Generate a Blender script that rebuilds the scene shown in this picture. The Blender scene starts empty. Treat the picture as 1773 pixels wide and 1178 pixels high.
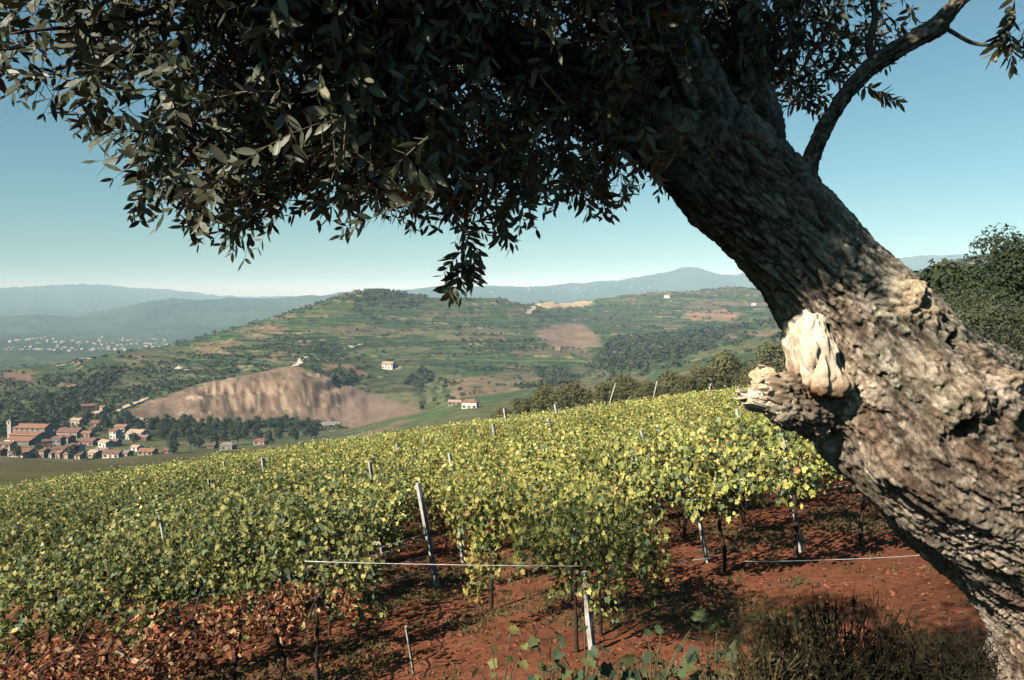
import bpy, math, random
import numpy as np
from mathutils import Vector, Matrix

# ------------------------------------------------------------------ camera, sky, sun, exposure
SC = bpy.context.scene
COL = SC.collection
FPX = 1379.0                    # focal length in photo pixels (28 mm on 36 mm film)
CU, CV = 886.5, 589.0
PITCH = math.atan((589.0 - 512.0) / FPX)
cam_d = bpy.data.cameras.new('camera')
cam_d.lens = 28.0
cam_d.sensor_width = 36.0
cam_d.clip_start = 0.05
cam_d.clip_end = 60000
cam = bpy.data.objects.new('camera', cam_d)
COL.objects.link(cam)
cam.location = (0, 0, 0)
cam.rotation_euler = (math.pi / 2 - PITCH, 0, 0)
SC.camera = cam

SUN_EL = math.radians(37)
SUN_H = np.array([-0.76, -0.65]); SUN_H /= np.linalg.norm(SUN_H)
TOSUN = np.array([SUN_H[0] * math.cos(SUN_EL), SUN_H[1] * math.cos(SUN_EL), math.sin(SUN_EL)])
world = bpy.data.worlds.new('World')
SC.world = world
world.use_nodes = True
wn = world.node_tree
wn.nodes.clear()
sky = wn.nodes.new('ShaderNodeTexSky')
sky.sky_type = 'NISHITA'
sky.sun_disc = False
sky.sun_elevation = SUN_EL
sky.sun_rotation = math.atan2(SUN_H[0], SUN_H[1])
sky.altitude = 200
sky.air_density = 1.0
sky.dust_density = 1.0
sky.ozone_density = 1.6
tint = wn.nodes.new('ShaderNodeMixRGB')
tint.blend_type = 'MULTIPLY'
tint.inputs['Fac'].default_value = 1.0
tint.inputs['Color2'].default_value = (0.58, 1.0, 0.98, 1)
bg = wn.nodes.new('ShaderNodeBackground')
bg.inputs['Strength'].default_value = 0.052
wo = wn.nodes.new('ShaderNodeOutputWorld')
wn.links.new(sky.outputs[0], tint.inputs['Color1'])
wn.links.new(tint.outputs[0], bg.inputs['Color'])
wn.links.new(bg.outputs[0], wo.inputs['Surface'])
sun_d = bpy.data.lights.new('sun', 'SUN')
sun_d.energy = 5.0
sun_d.angle = math.radians(0.5)
sun_d.color = (1.0, 0.94, 0.83)
sun = bpy.data.objects.new('sun', sun_d)
COL.objects.link(sun)
sun.rotation_euler = Vector(-TOSUN).to_track_quat('-Z', 'Y').to_euler()
SC.view_settings.view_transform = 'Standard'
SC.view_settings.look = 'None'
SC.view_settings.exposure = 0.82
SC.view_settings.gamma = 1.0
SC.view_settings.use_curve_mapping = False
SC.cycles.max_bounces = 5
SC.cycles.diffuse_bounces = 0
SC.cycles.glossy_bounces = 2
SC.cycles.transmission_bounces = 3
SC.cycles.volume_bounces = 1
SC.cycles.transparent_max_bounces = 8
SC.cycles.sample_clamp_indirect = 4.0
HAZE_DENSITY = 0.000105
HAZE_COLOR = (0.52, 0.76, 1.0)

rng = np.random.default_rng(7)
random.seed(7)

# ------------------------------------------------------------------ numeric helpers
SP, CP = math.sin(PITCH), math.cos(PITCH)

def slopes(u, v):
    """photo pixel -> (x/y, z/y) as seen from the photographer's place"""
    cx = (np.asarray(u, float) - CU) / FPX
    cy = -(np.asarray(v, float) - CV) / FPX
    den = cy * SP + CP
    return cx / den, (cy * CP - SP) / den

def at(u, v, y):
    a, b = slopes(u, v)
    return np.array([a * y, y + 0 * a, b * y])

def proj(P):
    P = np.asarray(P, float)
    d = P[..., 1] * CP - P[..., 2] * SP
    uu = P[..., 1] * SP + P[..., 2] * CP
    d = np.where(d > 1e-3, d, 1e-3)
    return CU + FPX * P[..., 0] / d, CV - FPX * uu / d

def hash3(ix, iy, iz, seed=0):
    with np.errstate(over='ignore'):
        h = (ix.astype(np.uint32) * np.uint32(374761393) + iy.astype(np.uint32) * np.uint32(668265263)
             + iz.astype(np.uint32) * np.uint32(2147483647) + np.uint32((seed * 1274126177) & 0xffffffff))
        h = (h ^ (h >> np.uint32(13))) * np.uint32(1274126177)
        h = (h ^ (h >> np.uint32(16))) * np.uint32(2246822519)
        h = h ^ (h >> np.uint32(13))
    return h.astype(np.float64) / 4294967295.0

def vnoise(P, seed=0):
    P = np.asarray(P, float)
    F = np.floor(P).astype(np.int64)
    T = P - F
    T = T * T * (3 - 2 * T)
    r = 0
    for dx in (0, 1):
        wx = T[:, 0] if dx else 1 - T[:, 0]
        for dy in (0, 1):
            wy = T[:, 1] if dy else 1 - T[:, 1]
            for dz in (0, 1):
                wz = T[:, 2] if dz else 1 - T[:, 2]
                r = r + wx * wy * wz * hash3(F[:, 0] + dx, F[:, 1] + dy, F[:, 2] + dz, seed)
    return r * 2 - 1

def fbm(P, octs=4, seed=0, gain=0.5):
    P = np.asarray(P, float)
    s, a, t = 0, 1.0, 0
    for i in range(octs):
        s = s + a * vnoise(P * (2.03 ** i) + 17.3 * i, seed + i)
        t += a
        a *= gain
    return s / t

def worley(P, seed=0):
    P = np.asarray(P, float)
    F = np.floor(P).astype(np.int64)
    f1 = np.full(len(P), 9.0); f2 = np.full(len(P), 9.0); cid = np.zeros(len(P))
    for dx in (-1, 0, 1):
        for dy in (-1, 0, 1):
            for dz in (-1, 0, 1):
                cx, cy, cz = F[:, 0] + dx, F[:, 1] + dy, F[:, 2] + dz
                q = np.stack([cx + hash3(cx, cy, cz, seed), cy + hash3(cx, cy, cz, seed + 1), cz + hash3(cx, cy, cz, seed + 2)], 1)
                d = np.sqrt(((q - P) ** 2).sum(1))
                near = d < f1
                f2 = np.where(near, f1, np.minimum(f2, d))
                cid = np.where(near, hash3(cx, cy, cz, seed + 3), cid)
                f1 = np.where(near, d, f1)
    return f1, f2, cid

def sstep(a, b, x):
    t = np.clip((np.asarray(x, float) - a) / (b - a), 0, 1)
    return t * t * (3 - 2 * t)

def in_poly(poly, u, v):
    u = np.asarray(u, float); v = np.asarray(v, float)
    ins = np.zeros(u.shape, bool)
    n = len(poly)
    for i in range(n):
        x1, y1 = poly[i]; x2, y2 = poly[(i + 1) % n]
        if y1 == y2:
            continue
        c = ((y1 > v) != (y2 > v)) & (u < (x2 - x1) * (v - y1) / (y2 - y1) + x1)
        ins ^= c
    return ins

def unit(a):
    return a / np.maximum(np.linalg.norm(a, axis=-1, keepdims=True), 1e-9)

# ------------------------------------------------------------------ object helpers
def mesh_from(name, V, F, col=None, mats=(), smooth=False, mat_idx=None):
    """F: one (n,k) array or a list of such arrays"""
    me = bpy.data.meshes.new(name)
    V = np.asarray(V, np.float32)
    Fs = F if isinstance(F, list) else [F]
    Fs = [np.asarray(f, np.int32) for f in Fs if len(f)]
    me.vertices.add(len(V))
    me.vertices.foreach_set('co', V.ravel())
    nl = sum(f.size for f in Fs); npoly = sum(len(f) for f in Fs)
    me.loops.add(nl)
    me.loops.foreach_set('vertex_index', np.concatenate([f.ravel() for f in Fs]))
    me.polygons.add(npoly)
    tot = np.concatenate([np.full(len(f), f.shape[1], np.int32) for f in Fs])
    st = np.concatenate([[0], np.cumsum(tot)[:-1]]).astype(np.int32)
    me.polygons.foreach_set('loop_start', st)
    try:
        me.polygons.foreach_set('loop_total', tot)
    except Exception:
        pass
    if mat_idx is not None:
        me.polygons.foreach_set('material_index', np.asarray(mat_idx, np.int32))
    me.polygons.foreach_set('use_smooth', np.full(npoly, smooth, bool))
    me.update(calc_edges=True)
    me.validate()
    if col is not None:
        c = np.ones((len(V), 4), np.float32)
        col = np.asarray(col)
        c[:, :col.shape[1]] = col
        at_ = me.attributes.new('Col', 'FLOAT_COLOR', 'POINT')
        at_.data.foreach_set('color', c.ravel())
    for m in (mats if isinstance(mats, (list, tuple)) else [mats]):
        me.materials.append(m)
    return me

def link(name, data, parent=None, loc=None, rz=0.0, scale=None):
    o = bpy.data.objects.new(name, data)
    COL.objects.link(o)
    if parent is not None:
        o.parent = parent
    if loc is not None:
        o.location = tuple(float(c) for c in loc)
    if rz:
        o.rotation_euler = (0, 0, rz)
    if scale is not None:
        o.scale = scale if isinstance(scale, (tuple, list)) else (scale,) * 3
    return o

def tag(o, label, cat, group=None):
    o['label'] = label
    o['category'] = cat
    if group:
        o['group'] = group
    return o

def kind(o, k, label=None, cat=None):
    o['kind'] = k
    if label:
        o['label'] = label
    if cat:
        o['category'] = cat
    return o

class Geo:
    """collects vertices/faces/colours for one mesh"""
    def __init__(self):
        self.V, self.F, self.C, self.n = [], {}, [], 0
    def add(self, V, F, col=(1, 1, 1)):
        V = np.asarray(V, float)
        Fs = F if isinstance(F, list) else [F]
        for f in Fs:
            f = np.asarray(f, np.int64)
            if len(f):
                self.F.setdefault(f.shape[1], []).append(f + self.n)
        self.V.append(V)
        c = np.empty((len(V), 3)); c[:] = col
        self.C.append(c)
        self.n += len(V)
        return self
    def mesh(self, name, mats, smooth=False):
        V = np.concatenate(self.V); C = np.concatenate(self.C)
        F = [np.concatenate(x) for x in self.F.values()]
        return mesh_from(name, V, F, C, mats, smooth)

def catmull(P, n):
    P = np.asarray(P, float)
    t = np.linspace(0, len(P) - 1, n)
    i = np.clip(t.astype(int), 0, len(P) - 2)
    f = (t - i)[:, None]
    g = lambda k: P[np.clip(i + k, 0, len(P) - 1)]
    p0, p1, p2, p3 = g(-1), g(0), g(1), g(2)
    return 0.5 * (2 * p1 + (p2 - p0) * f + (2 * p0 - 5 * p1 + 4 * p2 - p3) * f ** 2 + (3 * p1 - p0 - 3 * p2 + p3) * f ** 3)

def frames(P):
    T = unit(np.gradient(P, axis=0))
    up = np.array([0, 0, 1.0]) if abs(T[0, 2]) < 0.9 else np.array([1.0, 0, 0])
    A = np.zeros_like(P); a = unit(np.cross(T[0], up))
    for i in range(len(P)):
        a = a - T[i] * (a @ T[i]); a = a / np.linalg.norm(a)
        A[i] = a
    return T, A, np.cross(T, A)

def tube(P, R, ns=8, cap=True):
    P = np.asarray(P, float); R = np.broadcast_to(np.asarray(R, float), (len(P),))
    T, A, B = frames(P)
    th = np.arange(ns) * 2 * math.pi / ns
    V = (P[:, None] + R[:, None, None] * (np.cos(th)[None, :, None] * A[:, None] + np.sin(th)[None, :, None] * B[:, None])).reshape(-1, 3)
    n = len(P)
    i = np.arange(n - 1)[:, None] * ns; j = np.arange(ns)[None]; k = (j + 1) % ns
    F = np.stack([i + j, i + k, i + ns + k, i + ns + j], -1).reshape(-1, 4)
    Fs = [F]
    if cap:
        V = np.concatenate([V, P[:1], P[-1:]])
        a, b = n * ns, n * ns + 1
        jj = np.arange(ns); kk = (jj + 1) % ns
        Fs.append(np.concatenate([np.stack([kk, jj, np.full(ns, a)], 1), np.stack([(n - 1) * ns + jj, (n - 1) * ns + kk, np.full(ns, b)], 1)]))
    return V, Fs

def box(cx, cy, cz, sx, sy, sz):
    x, y, z = sx / 2, sy / 2, sz / 2
    V = np.array([[-x, -y, -z], [x, -y, -z], [x, y, -z], [-x, y, -z], [-x, -y, z], [x, -y, z], [x, y, z], [-x, y, z]]) + [cx, cy, cz]
    F = np.array([[0, 3, 2, 1], [4, 5, 6, 7], [0, 1, 5, 4], [1, 2, 6, 5], [2, 3, 7, 6], [3, 0, 4, 7]])
    return V, F

def leaves(P, D, N, L, W, shape='lance', bend=0.0):
    """vectorised leaves: base point, direction, normal, length, width -> V, [tris, quads], leaf index per vertex"""
    D = unit(D); S = unit(np.cross(N, D)); N = unit(np.cross(D, S))
    n = len(P)
    L = np.broadcast_to(np.asarray(L, float), (n,))[:, None, None]; W = np.broadcast_to(np.asarray(W, float), (n,))[:, None, None]
    if shape == 'lance':
        pat = np.array([[0, 0, 0], [.30, .42, -.04], [.30, -.42, -.04], [.68, .40, -.06], [.68, -.40, -.06], [1, 0, -.10]])
        tri = [[0, 2, 1], [3, 4, 5]]; quad = [[1, 2, 4, 3]]
    elif shape == 'card':
        pat = np.array([[0, 0, 0], [.5, .5, .05], [1, 0, 0], [.5, -.5, .05]])
        tri = []; quad = [[0, 3, 2, 1]]
    else:  # lobed vine leaf, folded a little along the midrib
        pat = np.array([[.08, 0, 0], [-.08, .22, .06], [.12, .52, .10], [.38, .40, .06], [.55, .55, .06], [.72, .24, .02],
                        [1.0, 0, -.10], [.72, -.24, .02], [.55, -.55, .06], [.38, -.40, .06], [.12, -.52, .10], [-.08, -.22, .06]])
        tri = [[0, i + 1, i] for i in range(1, 11)]; quad = []
    k = len(pat)
    pat = pat[None]
    z = pat[:, :, 2:3] * L * (1 + bend)
    V = P[:, None] + D[:, None] * pat[:, :, 0:1] * L + S[:, None] * pat[:, :, 1:2] * W + N[:, None] * z
    off = (np.arange(n) * k)[:, None, None]
    Fs = []
    if tri:
        Fs.append((np.array(tri)[None] + off).reshape(-1, 3))
    if quad:
        Fs.append((np.array(quad)[None] + off).reshape(-1, 4))
    return V.reshape(-1, 3), Fs, np.repeat(np.arange(n), k)

def rand_dirs(n, r=rng):
    return unit(r.normal(size=(n, 3)))

# ------------------------------------------------------------------ materials
def material(name, base=None, rough=0.9, spec=0.2, attr=False, noise=None, bump=None, trans=0.0, back=None, coords='Object', metal=0.0):
    """noise = [(scale, (r,g,b) multiplier-dark, multiplier-light)], bump = [(scale, strength, distance)]"""
    m = bpy.data.materials.new(name)
    m.use_nodes = True
    nt = m.node_tree; N = nt.nodes; Lk = nt.links
    b = N['Principled BSDF']
    b.inputs['Roughness'].default_value = rough
    b.inputs['Metallic'].default_value = metal
    b.inputs['Specular IOR Level'].default_value = spec
    if attr:
        a = N.new('ShaderNodeAttribute'); a.attribute_name = 'Col'; src = a.outputs['Color']
    else:
        c = N.new('ShaderNodeRGB'); c.outputs[0].default_value = (*base, 1); src = c.outputs[0]
    tc = N.new('ShaderNodeTexCoord')
    for (sc, lo, hi) in (noise or []):
        t = N.new('ShaderNodeTexNoise'); t.inputs['Scale'].default_value = sc; t.inputs['Detail'].default_value = 6
        t.inputs['Roughness'].default_value = 0.65
        Lk.new(tc.outputs[coords], t.inputs['Vector'])
        r = N.new('ShaderNodeValToRGB'); r.color_ramp.elements[0].position = 0.32; r.color_ramp.elements[1].position = 0.68
        r.color_ramp.elements[0].color = (*lo, 1); r.color_ramp.elements[1].color = (*hi, 1)
        Lk.new(t.outputs['Fac'], r.inputs['Fac'])
        x = N.new('ShaderNodeMixRGB'); x.blend_type = 'MULTIPLY'; x.inputs['Fac'].default_value = 1
        Lk.new(src, x.inputs['Color1']); Lk.new(r.outputs[0], x.inputs['Color2'])
        src = x.outputs[0]
    if back is not None:
        g = N.new('ShaderNodeNewGeometry')
        x = N.new('ShaderNodeMixRGB'); x.inputs['Color2'].default_value = (*back, 1)
        mm = N.new('ShaderNodeMath'); mm.operation = 'MULTIPLY'; mm.inputs[1].default_value = 0.8
        Lk.new(g.outputs['Backfacing'], mm.inputs[0]); Lk.new(mm.outputs[0], x.inputs['Fac']); Lk.new(src, x.inputs['Color1'])
        src = x.outputs[0]
    Lk.new(src, b.inputs['Base Color'])
    nrm = None
    for (sc, st, dist) in (bump or []):
        t = N.new('ShaderNodeTexNoise'); t.inputs['Scale'].default_value = sc; t.inputs['Detail'].default_value = 8
        t.inputs['Roughness'].default_value = 0.7
        Lk.new(tc.outputs[coords], t.inputs['Vector'])
        bp = N.new('ShaderNodeBump'); bp.inputs['Strength'].default_value = st; bp.inputs['Distance'].default_value = dist
        Lk.new(t.outputs['Fac'], bp.inputs['Height'])
        if nrm is not None:
            Lk.new(nrm, bp.inputs['Normal'])
        nrm = bp.outputs[0]
    if nrm is not None:
        Lk.new(nrm, b.inputs['Normal'])
    if trans > 0:
        tr = N.new('ShaderNodeBsdfTranslucent'); Lk.new(src, tr.inputs['Color'])
        mx = N.new('ShaderNodeMixShader'); mx.inputs['Fac'].default_value = trans
        Lk.new(b.outputs[0], mx.inputs[1]); Lk.new(tr.outputs[0], mx.inputs[2])
        Lk.new(mx.outputs[0], N['Material Output'].inputs['Surface'])
    return m

M = {}
M['ground'] = material('ground', attr=True, rough=1.0, spec=0.05, coords='Object',
                       noise=[(0.9, (.72, .70, .68), (1.2, 1.2, 1.2)), (9.0, (.75, .72, .70), (1.2, 1.2, 1.2))],
                       bump=[(2.2, .55, .12), (14.0, .6, .03)])
M['olive_leaf'] = material('olive_leaf', attr=True, rough=0.48, spec=0.35, trans=0.06, back=(.17, .165, .11))
M['vine_leaf'] = material('vine_leaf', attr=True, rough=0.6, spec=0.25, trans=0.30)
M['tree_leaf'] = material('tree_leaf', attr=True, rough=0.8, spec=0.15, trans=0.15)
M['bark'] = material('bark', attr=True, rough=0.95, spec=0.12,
                     noise=[(6, (.66, .63, .60), (1.25, 1.22, 1.18)), (55, (.48, .45, .42), (1.5, 1.48, 1.45))],
                     bump=[(70, .7, .012), (220, .5, .004)])
M['bare_wood'] = material('bare_wood', attr=True, rough=0.85, spec=0.15,
                          noise=[(14, (.75, .68, .60), (1.15, 1.12, 1.1)), (80, (.8, .77, .74), (1.12, 1.12, 1.12))], bump=[(60, .5, .006)])
M['vine_bark'] = material('vine_bark', base=(.055, .036, .026), rough=0.95, noise=[(30, (.6, .6, .6), (1.4, 1.4, 1.4))], bump=[(50, .8, .01)])
M['concrete'] = material('concrete', base=(.58, .55, .50), rough=0.9, noise=[(4, (.45, .42, .38), (1.12, 1.12, 1.12)), (40, (.82, .82, .8), (1.08, 1.08, 1.08))], bump=[(60, .4, .006)])
M['wire'] = material('wire', base=(.66, .65, .62), rough=0.5, spec=0.4, metal=0.1, noise=[(12, (.6, .55, .5), (1.1, 1.1, 1.1))])
M['plaster'] = material('plaster', attr=True, rough=0.95, spec=0.1, noise=[(.5, (.8, .78, .74), (1.06, 1.06, 1.06)), (3, (.86, .85, .83), (1.06, 1.06, 1.06))])
M['roof'] = material('roof_tiles', attr=True, rough=0.9, spec=0.1, noise=[(.8, (.72, .68, .66), (1.15, 1.12, 1.1)), (6, (.8, .78, .76), (1.15, 1.15, 1.15))])
M['glass'] = material('window_dark', base=(.035, .04, .045), rough=0.25, spec=0.5)
M['shutter'] = material('shutter', base=(.12, .075, .045), rough=0.8)
M['track'] = material('track', base=(.52, .43, .33), rough=1.0, noise=[(.15, (.8, .78, .75), (1.1, 1.1, 1.1))])
M['dry'] = material('dry_stem', attr=True, rough=0.9, spec=0.1, trans=0.1)
M['clod'] = material('clod', attr=True, rough=1.0, spec=0.05, noise=[(20, (.7, .68, .66), (1.2, 1.2, 1.2))])
M['fruit'] = material('olive_fruit', base=(.03, .028, .03), rough=0.35, spec=0.4)

def vary_per_object(m, lo, hi):
    nt = m.node_tree; N = nt.nodes; L = nt.links
    oi = N.new('ShaderNodeObjectInfo')
    mr = N.new('ShaderNodeMapRange'); mr.inputs['To Min'].default_value = lo; mr.inputs['To Max'].default_value = hi
    L.new(oi.outputs['Random'], mr.inputs['Value'])
    for node in list(N):
        if node.bl_idname in ('ShaderNodeBsdfPrincipled', 'ShaderNodeBsdfTranslucent'):
            sk = node.inputs['Base Color'] if 'Base Color' in node.inputs else node.inputs['Color']
            src = sk.links[0].from_socket
            mx = N.new('ShaderNodeVectorMath'); mx.operation = 'SCALE'
            L.new(src, mx.inputs[0]); L.new(mr.outputs[0], mx.inputs['Scale']); L.new(mx.outputs[0], sk)
vary_per_object(M['vine_leaf'], .72, 1.25)

def add_crop_rows(m):
    nt = m.node_tree; N = nt.nodes; L = nt.links
    b = N['Principled BSDF']; src = b.inputs['Base Color'].links[0].from_socket
    a = N.new('ShaderNodeAttribute'); a.attribute_name = 'Col'
    tc = N.new('ShaderNodeTexCoord')
    sx = N.new('ShaderNodeSeparateXYZ'); L.new(tc.outputs['Object'], sx.inputs[0])
    n = N.new('ShaderNodeTexNoise'); n.inputs['Scale'].default_value = .03; n.inputs['Detail'].default_value = 3; L.new(tc.outputs['Object'], n.inputs['Vector'])
    ad = N.new('ShaderNodeMath'); ad.operation = 'MULTIPLY_ADD'; ad.inputs[1].default_value = 5.0; L.new(n.outputs['Fac'], ad.inputs[0]); L.new(sx.outputs['Z'], ad.inputs[2])
    mu = N.new('ShaderNodeMath'); mu.operation = 'MULTIPLY'; mu.inputs[1].default_value = 2 * math.pi / 3.0; L.new(ad.outputs[0], mu.inputs[0])
    si = N.new('ShaderNodeMath'); si.operation = 'SINE'; L.new(mu.outputs[0], si.inputs[0])
    mr = N.new('ShaderNodeMapRange'); mr.inputs['From Min'].default_value = -.4; mr.inputs['From Max'].default_value = .9; L.new(si.outputs[0], mr.inputs['Value'])
    k = N.new('ShaderNodeMath'); k.operation = 'MULTIPLY'; L.new(mr.outputs[0], k.inputs[0]); L.new(a.outputs['Alpha'], k.inputs[1])
    mx = N.new('ShaderNodeMixRGB'); mx.blend_type = 'MULTIPLY'; mx.inputs['Color2'].default_value = (.45, .52, .50, 1)
    L.new(k.outputs[0], mx.inputs['Fac']); L.new(src, mx.inputs['Color1']); L.new(mx.outputs[0], b.inputs['Base Color'])
add_crop_rows(M['ground'])

# ------------------------------------------------------------------ terrain heights
GA, GB, GC = 0.13, -0.13, -3.23       # vineyard slope: z = GC + GA x + GB y
ROWS = [
 (140, [(-300, 900), (0, 850), (300, 802), (600, 762), (886, 724), (1180, 697), (1350, 690), (1600, 655), (1800, 640), (2100, 630)]),
 (300, [(-300, 850), (0, 818), (300, 800), (600, 768), (886, 730), (1180, 692), (1350, 655), (1600, 600), (1800, 565), (2100, 540)]),
 (450, [(-300, 830), (0, 805), (300, 795), (600, 762), (800, 726), (1000, 706), (1200, 664), (1350, 628), (1600, 565), (1800, 520), (2100, 495)]),
 (550, [(-300, 818), (0, 794), (130, 792), (300, 777), (450, 767), (600, 752), (800, 708), (1000, 693), (1200, 646), (1350, 612), (1600, 542), (1800, 495), (2100, 470)]),
 (650, [(-300, 780), (0, 765), (130, 756), (200, 747), (300, 751), (450, 746), (600, 743), (700, 716), (800, 688), (1000, 676), (1200, 629), (1350, 599), (1600, 520), (1800, 475), (2100, 450)]),
 (710, [(-300, 755), (0, 743), (150, 726), (210, 718), (280, 729), (350, 729), (450, 728), (560, 729), (640, 724), (700, 702), (800, 671), (1000, 662), (1200, 617), (1350, 591), (1600, 512), (1800, 465), (2100, 440)]),
 (740, [(-300, 745), (0, 731), (150, 713), (210, 708), (280, 708), (350, 692), (450, 684), (520, 672), (560, 680), (600, 690), (640, 698), (700, 690), (800, 662), (1000, 655), (1200, 612), (1350, 588), (1600, 507), (1800, 460), (2100, 437)]),
 (770, [(-300, 735), (0, 722), (150, 702), (210, 697), (280, 692), (350, 668), (450, 651), (520, 637), (560, 652), (620, 676), (700, 679), (800, 654), (1000, 648), (1200, 607), (1350, 584), (1600, 503), (1800, 456), (2100, 434)]),
 (850, [(-300, 714), (0, 700), (150, 680), (280, 672), (400, 650), (520, 627), (640, 646), (800, 636), (1000, 635), (1200, 598), (1350, 578), (1600, 492), (1800, 448), (2100, 428)]),
 (1000, [(-300, 690), (0, 664), (150, 645), (280, 632), (400, 612), (520, 598), (640, 603), (800, 605), (1000, 607), (1200, 580), (1350, 565), (1560, 492), (1620, 470), (1700, 448), (1800, 438), (2100, 420)]),
 (1200, [(-300, 675), (0, 641), (100, 629), (150, 618), (280, 600), (400, 575), (520, 560), (640, 557), (800, 565), (1000, 580), (1200, 562), (1350, 548), (1560, 480), (1620, 462), (1700, 444), (1800, 438), (2100, 425)]),
 (1350, [(-300, 690), (0, 650), (100, 637), (150, 626), (280, 604), (400, 568), (450, 556), (520, 537), (600, 518), (640, 524), (700, 530), (800, 540), (1000, 567), (1200, 550), (1350, 540), (1600, 480), (1800, 460), (2100, 450)]),
 (1500, [(-300, 700), (0, 658), (100, 647), (200, 632), (300, 612), (400, 579), (480, 548), (560, 520), (610, 503), (640, 499), (680, 502), (720, 510), (760, 515), (870, 517), (910, 531), (1000, 553), (1200, 540), (1350, 530), (1600, 505), (1800, 490)]),
 (1750, [(-300, 690), (0, 660), (200, 640), (400, 600), (520, 570), (640, 532), (760, 536), (870, 536), (910, 527), (950, 524), (1000, 535), (1100, 528), (1200, 520), (1350, 515), (1600, 520)]),
 (2050, [(-300, 650), (0, 640), (200, 630), (400, 605), (640, 560), (870, 550), (960, 532), (1000, 521), (1080, 513), (1150, 505), (1230, 500), (1340, 497), (1450, 495), (1600, 520), (1800, 520)]),
 (2500, [(-300, 614), (0, 614), (400, 611), (640, 585), (870, 570), (1000, 552), (1200, 536), (1400, 530), (1600, 530), (2100, 530)]),
 (3500, [(-300, 590), (0, 590), (400, 588), (640, 585), (870, 575), (1200, 562), (1600, 555), (2100, 550)]),
 (4800, [(-300, 577), (0, 575), (100, 574), (200, 569), (300, 556), (400, 550), (560, 545), (700, 545), (1000, 545), (1600, 540)]),
 (6000, [(-300, 560), (0, 553), (60, 550), (130, 552), (200, 536), (260, 521), (320, 517), (400, 516), (480, 518), (560, 513), (600, 506), (660, 506), (720, 512), (760, 514), (900, 518), (1000, 518), (1600, 508)]),
 (7500, [(-300, 550), (0, 548), (130, 545), (250, 531), (400, 525), (560, 520), (640, 514), (720, 503), (760, 497), (800, 500), (840, 495), (900, 497), (1000, 490), (1080, 485), (1150, 476), (1180, 466), (1205, 465), (1235, 475), (1270, 480), (1300, 472), (1340, 461), (1400, 460), (1500, 462), (1560, 447), (1620, 443), (1800, 440)]),
 (9500, [(-300, 535), (0, 533), (400, 525), (640, 520), (900, 505), (1200, 490), (1600, 470), (2100, 470)]),
 (13000, [(-300, 505), (0, 498), (130, 491), (250, 499), (400, 513), (700, 515), (1200, 505), (2100, 500)]),
 (20000, [(-300, 530), (2100, 530)]),
]
TU = np.linspace(-0.92, 0.92, 500)
def _table():
    out = []
    ker = np.exp(-0.5 * (np.arange(-9, 10) / 3.0) ** 2); ker /= ker.sum()
    for r, kn in ROWS:
        u = np.array([k[0] for k in kn], float); v = np.array([k[1] for k in kn], float)
        a, b = slopes(u, v)
        s = np.interp(TU, a, b) / np.sqrt(1 + TU ** 2)
        if r < 5000:
            s = np.convolve(np.pad(s, 9, 'edge'), ker, 'valid')
        out.append(s * r)
    return np.array(out)
TZ = _table()
TLR = np.log(np.array([r[0] for r in ROWS], float))
TM = np.zeros_like(TZ)
_d = np.diff(TZ, axis=0) / np.diff(TLR)[:, None]
TM[1:-1] = np.where(_d[1:] * _d[:-1] > 0, 2 * _d[1:] * _d[:-1] / np.where(_d[1:] + _d[:-1] == 0, 1, _d[1:] + _d[:-1]), 0)
TM[0], TM[-1] = _d[0], 0

def far_z(tu, r):
    lr = np.clip(np.log(np.maximum(r, 1.0)), TLR[0], TLR[-1])
    i = np.clip(np.searchsorted(TLR, lr, side='right') - 1, 0, len(TLR) - 2)
    h = TLR[i + 1] - TLR[i]; t = (lr - TLR[i]) / h
    c = np.clip((tu - TU[0]) / (TU[1] - TU[0]), 0, len(TU) - 1.001); j = c.astype(int); f = c - j
    g = lambda T, k: T[k, j] * (1 - f) + T[k, j + 1] * f
    return ((2 * t ** 3 - 3 * t ** 2 + 1) * g(TZ, i) + (t ** 3 - 2 * t ** 2 + t) * h * g(TM, i)
            + (-2 * t ** 3 + 3 * t ** 2) * g(TZ, i + 1) + (t ** 3 - t ** 2) * h * g(TM, i + 1))

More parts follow.
